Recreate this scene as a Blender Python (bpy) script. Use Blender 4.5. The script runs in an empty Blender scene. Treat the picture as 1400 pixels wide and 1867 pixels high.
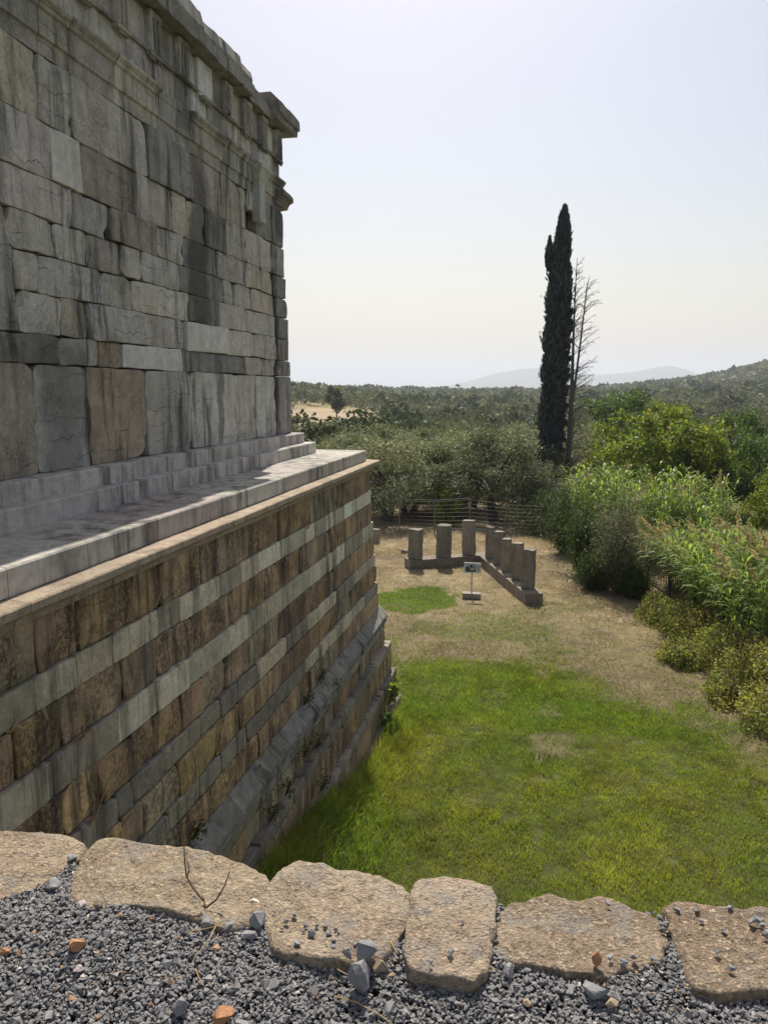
import bpy, math, random
import numpy as np
from mathutils import Vector

R = math.radians
rng = np.random.default_rng(7)
random.seed(7)
scene = bpy.context.scene
COL = scene.collection

# ------------------------------------------------------------------ camera
FPX, IMG_W, IMG_H = 1403.0, 1400.0, 1867.0
YAW, PITCH = R(12.12), R(9.01)
cam_data = bpy.data.cameras.new('camera')
cam_data.sensor_fit = 'VERTICAL'
cam_data.sensor_height = 36.0
cam_data.lens = 36.0 * FPX / IMG_H
cam_data.clip_start = 0.05
cam_data.clip_end = 60000.0
cam = bpy.data.objects.new('camera', cam_data)
COL.objects.link(cam)
cam.location = (0, 0, 0)                       # eye level is z = 0, the lawn lies at z = -7
cam.rotation_euler = (R(90) - PITCH, 0, YAW)
scene.camera = cam

# ------------------------------------------------------------------ sky, sun, exposure
SUN_EL, SUN_AZ = R(54.0), R(-11.9)             # azimuth measured from +Y, the sun stands beyond the lawn
world = bpy.data.worlds.new('World')
scene.world = world
world.use_nodes = True
wn = world.node_tree.nodes
wl = world.node_tree.links
wn.clear()
sky = wn.new('ShaderNodeTexSky')
sky.sky_type = 'NISHITA'
sky.sun_disc = False
sky.sun_elevation = SUN_EL
sky.sun_rotation = SUN_AZ
sky.altitude = 100.0
sky.air_density = 1.45
sky.dust_density = 2.4
sky.ozone_density = 1.0
bg = wn.new('ShaderNodeBackground')
bg.inputs['Strength'].default_value = 0.087
wo = wn.new('ShaderNodeOutputWorld')
tint = wn.new('ShaderNodeMix')
tint.data_type = 'RGBA'
tint.blend_type = 'MULTIPLY'
tint.inputs[0].default_value = 1.0
tint.inputs[7].default_value = (1.055, 0.96, 0.94, 1)      # one even tint for the whole sky: dusty summer air
wl.new(sky.outputs[0], tint.inputs[6])
wl.new(tint.outputs[2], bg.inputs['Color'])
wl.new(bg.outputs[0], wo.inputs['Surface'])

sun_data = bpy.data.lights.new('sun', 'SUN')
sun_data.energy = 5.0
sun_data.angle = R(0.6)
sun_data.color = (1.0, 0.95, 0.86)
sun = bpy.data.objects.new('sun', sun_data)
COL.objects.link(sun)
SUN_DIR = Vector((math.sin(SUN_AZ) * math.cos(SUN_EL), math.cos(SUN_AZ) * math.cos(SUN_EL), math.sin(SUN_EL)))
sun.rotation_euler = SUN_DIR.to_track_quat('Z', 'Y').to_euler()
sun.location = (0, 0, 60)

scene.view_settings.view_transform = 'Standard'
scene.view_settings.look = 'None'
scene.view_settings.exposure = 0.4
scene.view_settings.gamma = 1.0
scene.view_settings.use_curve_mapping = False
scene.render.engine = 'CYCLES'
scene.cycles.max_bounces = 5
scene.cycles.diffuse_bounces = 3
scene.cycles.glossy_bounces = 2
scene.cycles.transmission_bounces = 3
scene.cycles.transparent_max_bounces = 4
scene.cycles.volume_bounces = 1
scene.cycles.use_adaptive_sampling = True
scene.cycles.use_denoising = True

# ------------------------------------------------------------------ measuring helpers (photo pixel -> place)
_f = np.array([-math.sin(YAW) * math.cos(PITCH), math.cos(YAW) * math.cos(PITCH), -math.sin(PITCH)])
_r = np.array([math.cos(YAW), math.sin(YAW), 0.0])
_u = np.cross(_r, _f)


def ray(px, py):
    return _f * FPX + _r * (px - IMG_W / 2) - _u * (py - IMG_H / 2)


def at_z(px, py, z):
    d = ray(px, py)
    return d * (z / d[2])


def at_y(px, py, y):
    d = ray(px, py)
    return d * (y / d[1])


def at_d(px, py, dist):
    d = ray(px, py)
    return d * (dist / math.hypot(d[0], d[1]))


def joint_y(px, X, Z):
    """Y of the point (X, Y, Z) whose image column is px."""
    k = px - IMG_W / 2
    return (k * (X * _f[0] + Z * _f[2]) - FPX * X * _r[0]) / (FPX * _r[1] - k * _f[1])


# ------------------------------------------------------------------ numpy noise
def _hash(ix, iy, iz, seed):
    n = (ix.astype(np.int64) * 374761393 + iy.astype(np.int64) * 668265263 + iz.astype(np.int64) * 2147483647
         + seed * 1274126177) & 0xFFFFFFFF
    n = ((n ^ (n >> 13)) * 1274126177) & 0xFFFFFFFF
    n = (n ^ (n >> 16)) & 0xFFFFFFFF
    return n.astype(np.float64) / 0xFFFFFFFF


def vnoise(P, seed=0):
    P = np.asarray(P, float)
    i = np.floor(P).astype(np.int64)
    f = P - i
    f = f * f * (3 - 2 * f)
    out = 0
    for dx in (0, 1):
        wx = f[..., 0] if dx else 1 - f[..., 0]
        for dy in (0, 1):
            wy = f[..., 1] if dy else 1 - f[..., 1]
            for dz in (0, 1):
                wz = f[..., 2] if dz else 1 - f[..., 2]
                out = out + wx * wy * wz * _hash(i[..., 0] + dx, i[..., 1] + dy, i[..., 2] + dz, seed)
    return out * 2 - 1


def fnoise(P, seed=0, octv=3):
    P = np.asarray(P, float)
    a, s, o = 1.0, 0.0, 0
    for k in range(octv):
        o = o + a * vnoise(P * (2.03 ** k), seed + k * 17)
        s += a
        a *= 0.5
    return o / s


def smooth(e0, e1, x):
    t = np.clip((np.asarray(x, float) - e0) / (e1 - e0), 0, 1)
    return t * t * (3 - 2 * t)


# ------------------------------------------------------------------ object helpers
WLOC = {}


def link(o, parent=None, loc=(0, 0, 0)):
    """Link o at world position loc, as a child of parent (parents are never rotated)."""
    COL.objects.link(o)
    loc = np.array(loc, float)
    WLOC[o.name] = loc
    if parent is not None:
        o.parent = parent
        o.location = loc - WLOC[parent.name]
    else:
        o.location = loc
    return o


def tag(o, label=None, cat=None, group=None, kind=None):
    if label:
        o['label'] = label
    if cat:
        o['category'] = cat
    if group:
        o['group'] = group
    if kind:
        o['kind'] = kind
    return o


def empty(name, loc, parent=None):
    return link(bpy.data.objects.new(name, None), parent, loc)


def mesh_np(name, V, faces, mat, smooth_shade=False, col=None):
    """faces: (N,3) or (N,4) array, or a list of such arrays. col: per-vertex rgb."""
    me = bpy.data.meshes.new(name)
    V = np.asarray(V, np.float32)
    if not isinstance(faces, list):
        faces = [faces]
    faces = [np.atleast_2d(np.asarray(f, np.int32)) for f in faces if len(f)]
    loops = np.concatenate([f.ravel() for f in faces])
    tot = np.concatenate([np.full(len(f), f.shape[1], np.int32) for f in faces])
    start = np.concatenate([[0], np.cumsum(tot)[:-1]]).astype(np.int32)
    me.vertices.add(len(V))
    me.vertices.foreach_set('co', V.ravel())
    me.loops.add(len(loops))
    me.loops.foreach_set('vertex_index', loops)
    me.polygons.add(len(tot))
    me.polygons.foreach_set('loop_start', start)
    me.polygons.foreach_set('loop_total', tot)
    me.polygons.foreach_set('use_smooth', np.full(len(tot), smooth_shade, bool))
    if col is not None:
        a = me.color_attributes.new('col', 'FLOAT_COLOR', 'POINT')
        c4 = np.ones((len(V), 4), np.float32)
        c4[:, :3] = col
        a.data.foreach_set('color', c4.ravel())
    me.update()
    me.validate()
    if mat:
        me.materials.append(mat)
    return me


def obj(name, me, parent=None, loc=(0, 0, 0), color=None):
    o = bpy.data.objects.new(name, me)
    if color is not None:
        o.color = (color[0], color[1], color[2], 1)
    return link(o, parent, loc)


class Geo:
    """Collects verts and faces."""
    def __init__(self):
        self.V, self.T, self.Q, self.C, self.n = [], [], [], [], 0

    def add(self, V, T=None, Q=None, C=None):
        V = np.asarray(V, float)
        if T is not None and len(T):
            self.T.append(np.asarray(T) + self.n)
        if Q is not None and len(Q):
            self.Q.append(np.asarray(Q) + self.n)
        self.V.append(V)
        if C is not None:
            C = np.asarray(C, float)
            self.C.append(np.broadcast_to(C, (len(V), 3)))
        self.n += len(V)
        return self

    def box(self, lo, hi):
        x0, y0, z0 = lo
        x1, y1, z1 = hi
        V = [(x0, y0, z0), (x1, y0, z0), (x1, y1, z0), (x0, y1, z0), (x0, y0, z1), (x1, y0, z1), (x1, y1, z1), (x0, y1, z1)]
        return self.add(V, Q=[(3, 2, 1, 0), (4, 5, 6, 7), (0, 1, 5, 4), (1, 2, 6, 5), (2, 3, 7, 6), (3, 0, 4, 7)])

    def tube(self, pts, rad, n=6, C=None, cap=True):
        pts = np.asarray(pts, float)
        rad = np.broadcast_to(np.asarray(rad, float), (len(pts),))
        tang = np.gradient(pts, axis=0)
        tang /= np.linalg.norm(tang, axis=1)[:, None] + 1e-9
        ref = np.array([0.31, 0.17, 0.93]) if abs(tang[0][2]) < 0.9 else np.array([1.0, 0.1, 0.0])
        V = []
        for p, t, r_ in zip(pts, tang, rad):
            a = np.cross(t, ref)
            a /= np.linalg.norm(a) + 1e-9
            b = np.cross(t, a)
            th = np.arange(n) * 2 * math.pi / n
            V.append(p + r_ * (np.cos(th)[:, None] * a + np.sin(th)[:, None] * b))
        V = np.concatenate(V)
        Q = []
        for k in range(len(pts) - 1):
            for j in range(n):
                Q.append((k * n + j, k * n + (j + 1) % n, (k + 1) * n + (j + 1) % n, (k + 1) * n + j))
        T = []
        if cap:
            T = [(0, j, j + 1) for j in range(1, n - 1)]
            m = (len(pts) - 1) * n
            T += [(m, m + j + 1, m + j) for j in range(1, n - 1)]
        return self.add(V, T=T, Q=Q, C=C)

    def mesh(self, name, mat, smooth_shade=False):
        fs = []
        if self.T:
            fs.append(np.concatenate(self.T))
        if self.Q:
            fs.append(np.concatenate(self.Q))
        c = np.concatenate(self.C) if self.C else None
        return mesh_np(name, np.concatenate(self.V), fs, mat, smooth_shade, c)


# ------------------------------------------------------------------ materials
def new_mat(name):
    m = bpy.data.materials.new(name)
    m.use_nodes = True
    nt = m.node_tree
    nt.nodes.clear()
    out = nt.nodes.new('ShaderNodeOutputMaterial')
    return m, nt, out


class NB:
    """Small node builder."""
    def __init__(self, nt):
        self.nt = nt

    def n(self, t, **kw):
        nd = self.nt.nodes.new(t)
        for k, v in kw.items():
            setattr(nd, k, v)
        return nd

    def l(self, a, b):
        self.nt.links.new(a, b)

    def val(self, s, v):
        if hasattr(v, 'links') or hasattr(v, 'is_output'):
            self.l(v, s)
        else:
            s.default_value = v

    def math(self, op, a, b=0.0, clamp=False):
        nd = self.n('ShaderNodeMath', operation=op, use_clamp=clamp)
        self.val(nd.inputs[0], a)
        self.val(nd.inputs[1], b)
        return nd.outputs[0]

    def mix(self, fac, a, b, blend='MIX'):
        nd = self.n('ShaderNodeMix', data_type='RGBA', blend_type=blend)
        self.val(nd.inputs[0], fac)
        for s, v in ((nd.inputs[6], a), (nd.inputs[7], b)):
            if isinstance(v, (tuple, list)):
                s.default_value = (v[0], v[1], v[2], 1)
            else:
                self.l(v, s)
        return nd.outputs[2]

    def ramp(self, fac, lo, hi):
        nd = self.n('ShaderNodeMapRange', interpolation_type='SMOOTHSTEP')
        self.val(nd.inputs[0], fac)
        nd.inputs[1].default_value = lo
        nd.inputs[2].default_value = hi
        return nd.outputs[0]

    def pos(self):
        return self.n('ShaderNodeNewGeometry').outputs['Position']

    def scale(self, v, s):
        nd = self.n('ShaderNodeVectorMath', operation='MULTIPLY')
        self.val(nd.inputs[0], v)
        nd.inputs[1].default_value = s
        return nd.outputs[0]

    def noise(self, v, scale, detail=4.0, rough=0.6, dist=0.0):
        nd = self.n('ShaderNodeTexNoise')
        self.l(v, nd.inputs['Vector'])
        nd.inputs['Scale'].default_value = scale
        nd.inputs['Detail'].default_value = detail
        nd.inputs['Roughness'].default_value = rough
        nd.inputs['Distortion'].default_value = dist
        return nd.outputs[0]

    def vor(self, v, scale, feature='F1'):
        nd = self.n('ShaderNodeTexVoronoi', feature=feature)
        self.l(v, nd.inputs['Vector'])
        nd.inputs['Scale'].default_value = scale
        return nd.outputs[0]

    def bump(self, h, strength, dist, normal=None):
        nd = self.n('ShaderNodeBump')
        nd.inputs['Strength'].default_value = strength
        nd.inputs['Distance'].default_value = dist
        self.l(h, nd.inputs['Height'])
        if normal is not None:
            self.l(normal, nd.inputs['Normal'])
        return nd.outputs[0]

    def bsdf(self, color, rough, normal=None, spec=0.3):
        nd = self.n('ShaderNodeBsdfPrincipled')
        if isinstance(color, (tuple, list)):
            nd.inputs['Base Color'].default_value = (*color[:3], 1)
        else:
            self.l(color, nd.inputs['Base Color'])
        self.val(nd.inputs['Roughness'], rough)
        nd.inputs['Specular IOR Level'].default_value = spec
        if normal is not None:
            self.l(normal, nd.inputs['Normal'])
        return nd.outputs[0]


def stone_material(name, fissure=0.5, stain=0.6, cov=0.0, pits=0.0, streak_shade_bands=(), grain=0.25, bump=0.5, lichen=0.0, warm=0.25, grime=0.0):
    """Weathered ashlar: colour from the block, mottling, fissures, black water streaks, painted recess shade, pits."""
    m, nt, out = new_mat(name)
    b = NB(nt)
    P = b.pos()
    info = b.n('ShaderNodeObjectInfo')
    base = info.outputs['Color']
    off = b.n('ShaderNodeVectorMath', operation='ADD')
    b.l(P, off.inputs[0])
    sc = b.n('ShaderNodeVectorMath', operation='SCALE')
    sc.inputs[0].default_value = (31.0, 17.0, 23.0)
    b.l(info.outputs['Random'], sc.inputs['Scale'])
    b.l(sc.outputs[0], off.inputs[1])
    Q = off.outputs[0]                              # differs from block to block
    big = b.noise(Q, 1.7, 5, 0.62, 0.6)
    fine = b.noise(Q, 28.0, 5, 0.7)
    c = b.mix(b.math('MULTIPLY', b.ramp(big, 0.35, 0.72), 0.55), base, b.mix(1.0, base, (0.74, 0.72, 0.69), 'MULTIPLY'))
    c = b.mix(b.math('MULTIPLY', b.ramp(b.noise(Q, 2.6, 4, 0.6), 0.52, 0.74), warm), c, (0.34, 0.22, 0.12))
    c = b.mix(grain, c, b.mix(1.0, c, b.mix(fine, (0.1, 0.1, 0.1), (1.95, 1.9, 1.82)), 'MULTIPLY'))
    med = b.noise(Q, 7.5, 6, 0.68, 0.4)
    c = b.mix(0.55, c, b.mix(1.0, c, b.mix(b.ramp(med, 0.3, 0.7), (0.72, 0.72, 0.72), (1.32, 1.3, 1.26)), 'MULTIPLY'))
    vein = b.math('SUBTRACT', 1.0, b.ramp(b.math('ABSOLUTE', b.math('SUBTRACT', b.noise(b.scale(Q, (1, 1, 1.3)), 1.9, 4, 0.55, 1.2), 0.5)), 0.0, 0.012))
    c = b.mix(b.math('MULTIPLY', b.math('MULTIPLY', vein, b.ramp(med, 0.45, 0.6)), 0.35), c, (0.5, 0.48, 0.44))
    height = b.math('ADD', b.math('MULTIPLY', fine, 0.4), b.math('ADD', b.math('MULTIPLY', big, 0.4), b.math('MULTIPLY', med, 0.55)))
    if fissure > 0:
        sepq = b.n('ShaderNodeSeparateXYZ')
        b.l(Q, sepq.inputs[0])
        wv = b.noise(b.scale(Q, (1.0, 1.0, 0.45)), 1.5, 6, 0.6)
        ph = b.math('ADD', b.math('MULTIPLY', sepq.outputs[2], 5.2), b.math('MULTIPLY', wv, 2.8))
        fr = b.math('ABSOLUTE', b.math('SUBTRACT', b.math('FRACT', ph), 0.5))
        line = b.math('SUBTRACT', 1.0, b.ramp(fr, 0.0, 0.03))
        keep = b.ramp(b.noise(b.scale(Q, (1, 0.6, 1)), 2.0, 4, 0.65), 0.50, 0.62)
        line = b.math('MULTIPLY', line, keep)
        c = b.mix(b.math('MULTIPLY', line, fissure), c, (0.045, 0.04, 0.035))
        height = b.math('SUBTRACT', height, b.math('MULTIPLY', line, 1.0 * fissure))
    if pits > 0:
        pt = b.ramp(b.noise(b.scale(Q, (1, 1, 0.75)), 30.0, 6, 0.78), 0.44, 0.68)
        patch = b.ramp(b.noise(Q, 2.0, 4, 0.65), 0.34, 0.66)
        pm = b.math('MULTIPLY', b.math('MULTIPLY', pt, patch), b.math('MULTIPLY', b.ramp(info.outputs['Random'], -0.35, 0.75), pits))
        c = b.mix(pm, c, (0.05, 0.037, 0.024))
        height = b.math('SUBTRACT', height, b.math('MULTIPLY', pm, 0.9))
    if lichen > 0:
        lp = b.math('MULTIPLY', b.ramp(b.noise(Q, 9.0, 5, 0.7), 0.58, 0.68), lichen)
        c = b.mix(lp, c, (0.45, 0.41, 0.33))
    if grime > 0:
        gm = b.math('MULTIPLY', b.ramp(b.noise(b.scale(P, (1, 1, 0.8)), 0.9, 6, 0.66, 0.5), 0.42, 0.68), grime)
        gm = b.math('MULTIPLY', gm, b.math('ADD', 0.55, b.math('MULTIPLY', med, 0.8)), clamp=True)
        c = b.mix(gm, c, (0.085, 0.075, 0.06))
    if stain > 0:
        S = b.scale(P, (1.0, 1.0, 0.10))
        s1 = b.noise(S, 5.6, 6, 0.68)
        s2 = b.noise(b.scale(P, (1.0, 1.0, 0.5)), 0.85, 4, 0.6)
        st = b.math('MULTIPLY', b.ramp(s1, 0.47 - cov, 0.68 - cov), b.ramp(s2, 0.36 - cov, 0.62 - cov))
        sep = b.n('ShaderNodeSeparateXYZ')
        b.l(P, sep.inputs[0])
        wob = b.math('MULTIPLY', b.math('SUBTRACT', b.noise(b.scale(P, (1, 1, 0.6)), 2.2, 5, 0.65), 0.5), 0.7)
        for (yc, hw, amt, z0, z1) in streak_shade_bands:
            g = b.math('SUBTRACT', 1.0, b.ramp(b.math('ABSOLUTE', b.math('SUBTRACT', b.math('ADD', sep.outputs[1], wob), yc)), hw * 0.45, hw))
            if z0 is not None:
                g = b.math('MULTIPLY', g, b.ramp(sep.outputs[2], z0 - 0.15, z0 + 0.15))
                g = b.math('MULTIPLY', g, b.math('SUBTRACT', 1.0, b.ramp(sep.outputs[2], z1 - 0.3, z1 + 0.3)))
            st = b.math('MAXIMUM', st, b.math('MULTIPLY', g, amt))
        st = b.math('MULTIPLY', st, b.math('ADD', 0.72, b.math('MULTIPLY', fine, 0.5)), clamp=True)
        c = b.mix(b.math('MULTIPLY', st, stain), c, (0.035, 0.035, 0.034))
    nrm = b.bump(height, bump, 0.03)
    rough = b.math('ADD', 0.78, b.math('MULTIPLY', fine, 0.15))
    b.l(b.bsdf(c, rough, nrm, 0.25), out.inputs['Surface'])
    return m


M = {}
M['wall'] = stone_material('limestone_ashlar', grime=0.22, fissure=0.6, stain=0.85, cov=0.02, pits=0.35, warm=0.2, grain=0.35, bump=0.8,
                           streak_shade_bands=((10.35, 0.42, 0.85, 0.6, 3.2), (13.33, 0.13, 0.8, -0.8, 2.6), (7.0, 0.5, 0.55, -1.0, 0.6),  # narrow corner band: shade of the recess beside the anta, painted into the colour
                                         (10.0, 0.35, 0.75, 3.3, 4.6), (9.4, 0.3, 0.6, 3.9, 4.6), (11.1, 0.25, 0.55, 3.4, 4.4),
                                         (12.5, 0.3, 0.6, 3.2, 4.5), (13.5, 0.3, 0.8, 2.6, 4.3), (10.8, 0.14, 0.7, -0.8, 0.6)))
M['restored'] = stone_material('restored_marble', fissure=0.08, stain=0.25, pits=0.0, warm=0.05, grain=0.1, bump=0.15)
M['brown'] = stone_material('brown_sandstone', grime=0.55, cov=0.06, fissure=0.25, stain=0.78, pits=0.8, warm=0.4, grain=0.65, bump=1.0, lichen=0.32)
M['grey'] = stone_material('pale_limestone_course', grime=0.12, cov=0.025, fissure=0.2, stain=0.8, pits=0.35, warm=0.2, grain=0.4, bump=0.7)
M['step'] = stone_material('step_marble', cov=0.04, fissure=0.12, stain=0.75, pits=0.12, warm=0.06, grain=0.25, bump=0.3, lichen=0.12)
M['cornice'] = stone_material('cornice_limestone', fissure=0.3, stain=0.55, pits=0.45, warm=0.2, grain=0.35, bump=0.6, lichen=0.15)
M['core'] = stone_material('rubble_core', fissure=0.3, stain=0.3, pits=0.6, warm=0.3, grain=0.4, bump=0.8)
M['pillar'] = stone_material('pillar_stone', fissure=0.15, stain=0.55, pits=0.5, warm=0.25, grain=0.45, bump=0.8, lichen=0.2)


def coping_material():
    m, nt, out = new_mat('pitted_conglomerate')
    b = NB(nt)
    P = b.pos()
    info = b.n('ShaderNodeObjectInfo')
    base = info.outputs['Color']
    n1 = b.noise(P, 62.0, 6, 0.74)
    n2 = b.noise(P, 160.0, 4, 0.7)
    n3 = b.noise(P, 4.0, 4, 0.6)
    v1 = b.vor(P, 110.0)
    c = b.mix(b.ramp(n3, 0.35, 0.7), base, b.mix(1.0, base, (0.72, 0.68, 0.64), 'MULTIPLY'))
    c = b.mix(b.math('MULTIPLY', b.ramp(n1, 0.54, 0.62), 0.85), c, (0.58, 0.46, 0.31))
    c = b.mix(b.math('MULTIPLY', b.ramp(n1, 0.47, 0.38), 0.75), c, (0.10, 0.08, 0.06))
    c = b.mix(b.math('MULTIPLY', b.ramp(n2, 0.58, 0.7), 0.5), c, (0.55, 0.47, 0.36))
    c = b.mix(b.math('MULTIPLY', b.ramp(v1, 0.16, 0.08), 0.5), c, (0.06, 0.05, 0.045))
    li = b.math('MULTIPLY', b.ramp(b.noise(P, 9.0, 5, 0.7), 0.52, 0.62), b.math('ADD', 0.3, b.math('MULTIPLY', info.outputs['Random'], 0.5)))
    c = b.mix(li, c, (0.27, 0.26, 0.235))
    h = b.math('ADD', b.math('MULTIPLY', n1, 1.0), b.math('MULTIPLY', n2, 0.4))
    h = b.math('ADD', h, b.math('MULTIPLY', v1, 0.5))
    b.l(b.bsdf(c, 0.9, b.bump(h, 1.0, 0.013), 0.2), out.inputs['Surface'])
    return m


M['coping'] = coping_material()


def island_material(name, rough=0.6, transl=0.35, vary=0.35, spec=0.3, use_col=True, flat=(0.1, 0.12, 0.05), glow=(1.35, 1.4, 0.7)):
    """Leaves, blades and pebbles: colour attribute, varied from piece to piece, with light passing through."""
    m, nt, out = new_mat(name)
    b = NB(nt)
    geo = b.n('ShaderNodeNewGeometry')
    rnd = geo.outputs['Random Per Island']
    if use_col:
        at = b.n('ShaderNodeAttribute', attribute_name='col')
        base = at.outputs['Color']
    else:
        rgb = b.n('ShaderNodeRGB')
        rgb.outputs[0].default_value = (*flat, 1)
        base = rgb.outputs[0]
    lo, hi = 1 - vary, 1 + vary
    c = b.mix(1.0, base, b.mix(rnd, (lo, lo, lo), (hi, hi, hi)), 'MULTIPLY')
    surf = b.bsdf(c, rough, None, spec)
    if transl > 0:
        tr = b.n('ShaderNodeBsdfTranslucent')
        b.l(b.mix(1.0, c, glow, 'MULTIPLY'), tr.inputs['Color'])
        mx = b.n('ShaderNodeMixShader')
        mx.inputs[0].default_value = transl
        b.l(surf, mx.inputs[1])
        b.l(tr.outputs[0], mx.inputs[2])
        surf = mx.outputs[0]
    b.l(surf, out.inputs['Surface'])
    return m


M['leaf'] = island_material('leaf', 0.55, 0.4, 0.4, 0.25, glow=(1.3, 1.35, 0.75))
M['olive_leaf'] = island_material('olive_leaf', 0.7, 0.3, 0.4, 0.12, glow=(1.2, 1.25, 0.8))
M['far_leaf'] = island_material('far_foliage', 0.75, 0.15, 0.35, 0.15)
M['blade'] = island_material('grass_blade', 0.6, 0.42, 0.35, 0.25, glow=(1.35, 1.3, 0.6))
M['reed_leaf'] = island_material('reed_leaf', 0.45, 0.48, 0.35, 0.4, glow=(1.5, 1.5, 0.7))
M['pebble'] = island_material('grey_gravel', 0.85, 0.0, 0.22, 0.2)


def plain(name, color, rough=0.6, metal=0.0, nscale=0, namt=0.4, bumpamt=0.0):
    m, nt, out = new_mat(name)
    b = NB(nt)
    c = color
    nrm = None
    if nscale:
        nz = b.noise(b.pos(), nscale, 5, 0.65)
        c = b.mix(nz, tuple(x * (1 - namt) for x in color), tuple(min(1, x * (1 + namt)) for x in color))
        if bumpamt:
            nrm = b.bump(nz, bumpamt, 0.02)
    s = b.n('ShaderNodeBsdfPrincipled')
    if isinstance(c, tuple):
        s.inputs['Base Color'].default_value = (*c, 1)
    else:
        b.l(c, s.inputs['Base Color'])
    s.inputs['Roughness'].default_value = rough
    s.inputs['Metallic'].default_value = metal
    if nrm is not None:
        b.l(nrm, s.inputs['Normal'])
    b.l(s.outputs[0], out.inputs['Surface'])
    return m


M['bark'] = plain('bark', (0.075, 0.06, 0.048), 0.9, 0, 14, 0.5, 0.8)
M['dead_bark'] = plain('dead_bark', (0.10, 0.085, 0.075), 0.9, 0, 20, 0.4, 0.6)
M['stalk'] = plain('reed_stalk', (0.17, 0.20, 0.07), 0.6, 0, 9, 0.3)
M['straw'] = plain('dry_straw', (0.42, 0.29, 0.13), 0.8, 0, 30, 0.35)
M['rust_straw'] = plain('rusty_dry_weed', (0.30, 0.15, 0.06), 0.85, 0, 30, 0.35)
M['galv'] = plain('galvanised_steel', (0.2, 0.2, 0.195), 0.45, 0.7, 25, 0.2)
M['wire'] = plain('weathered_wire', (0.16, 0.15, 0.14), 0.6, 0.4, 25, 0.3)
M['iron'] = plain('black_painted_iron', (0.035, 0.036, 0.038), 0.45, 0.2, 30, 0.3)
M['concrete'] = plain('concrete', (0.26, 0.24, 0.20), 0.9, 0, 18, 0.3, 0.5)
M['post_grey'] = plain('grey_post_paint', (0.38, 0.38, 0.36), 0.5, 0.3)
M['panel_white'] = plain('white_panel', (0.62, 0.62, 0.58), 0.5)
M['rock_grey'] = plain('grey_rock', (0.225, 0.222, 0.22), 0.8, 0, 40, 0.4, 0.5)
M['rock_orange'] = plain('orange_brick_shard', (0.38, 0.185, 0.085), 0.85, 0, 45, 0.35, 0.5)
M['rock_tan'] = plain('tan_rock', (0.32, 0.24, 0.16), 0.85, 0, 45, 0.35, 0.5)
M['rock_pink'] = plain('pale_rock', (0.42, 0.35, 0.32), 0.85, 0, 45, 0.25, 0.5)
M['twig'] = plain('twig', (0.12, 0.065, 0.04), 0.85, 0, 60, 0.3)
M['shell'] = plain('snail_shell', (0.75, 0.68, 0.56), 0.5, 0, 50, 0.25)
M['house_wall'] = plain('house_plaster', (0.62, 0.58, 0.5), 0.9, 0, 2, 0.1)
M['roof_tile'] = plain('house_roof_tile', (0.36, 0.15, 0.08), 0.85, 0, 4, 0.25)
M['gap'] = plain('house_window_dark', (0.03, 0.03, 0.035), 0.3)

# ------------------------------------------------------------------ ground
Z0 = -7.0
_edge = sorted([tuple(at_z(px, py, Z0)[:2]) for px, py in
                ((690, 1222), (780, 1212), (860, 1215), (1000, 1232), (1160, 1270), (1260, 1310), (1340, 1372), (1400, 1405))])
EX, EY = np.array([e[0] for e in _edge]), np.array([e[1] for e in _edge])


def lawn_z(x, y):
    x, y = np.asarray(x, float), np.asarray(y, float)
    z = Z0 + 0.05 * vnoise(np.stack([x * 0.35, y * 0.35, x * 0], -1), 3)
    z = z + 1.15 * smooth(13.6, 7.6, y) * smooth(-2.15, -3.1, x)
    z = z + 0.25 * smooth(-2.4, -3.1, x) * smooth(16.5, 14.5, y)
    z = z + 0.35 * smooth(3.5, 6.5, x) * smooth(30, 20, y)
    return z


def greenness(x, y):
    """1 = fresh grass, 0 = dry straw."""
    x, y = np.asarray(x, float), np.asarray(y, float)
    P = np.stack([x, y, x * 0], -1)
    yb = np.interp(x, EX, EY) + 2.2 * fnoise(P * 0.45, 11, 4)
    g = smooth(1.9, -1.6, y - yb)
    spot = ((x + 4.2) / 1.45) ** 2 + ((y - 25.1) / 1.75) ** 2 + 1.0 * fnoise(P * 1.2, 5, 3)
    g = np.maximum(g, smooth(1.15, 0.75, spot))
    bare = ((x - 0.35) / 0.62) ** 2 + ((y - 14.75) / 0.50) ** 2 + 2.6 * fnoise(P * 1.5, 9, 4)
    g = g * (1 - 0.7 * smooth(1.3, 0.0, bare))
    bare2 = ((x - 0.2) / 0.3) ** 2 + ((y - 16.6) / 0.35) ** 2 + 2.4 * fnoise(P * 1.9, 19, 4)
    g = g * (1 - 0.6 * smooth(1.3, 0.0, bare2))
    g = g - 0.35 * smooth(0.25, 0.6, fnoise(P * 0.9, 23, 3)) * smooth(11, 14.5, y)
    mid = (0.12 + 0.4 * smooth(0.0, 0.4, fnoise(P * 0.6, 31, 4))) * smooth(30, 21, y)      # green mixed into the straw
    meadow = 0.85 * smooth(5.5, 7.5, x) * smooth(19, 24, y)
    return np.clip(np.maximum(np.maximum(g, mid), meadow), 0, 1)


GREEN = np.array([0.145, 0.23, 0.028])
YELGR = np.array([0.275, 0.295, 0.042])
STRAW = np.array([0.36, 0.285, 0.185])
SOILC = np.array([0.225, 0.17, 0.11])


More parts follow.
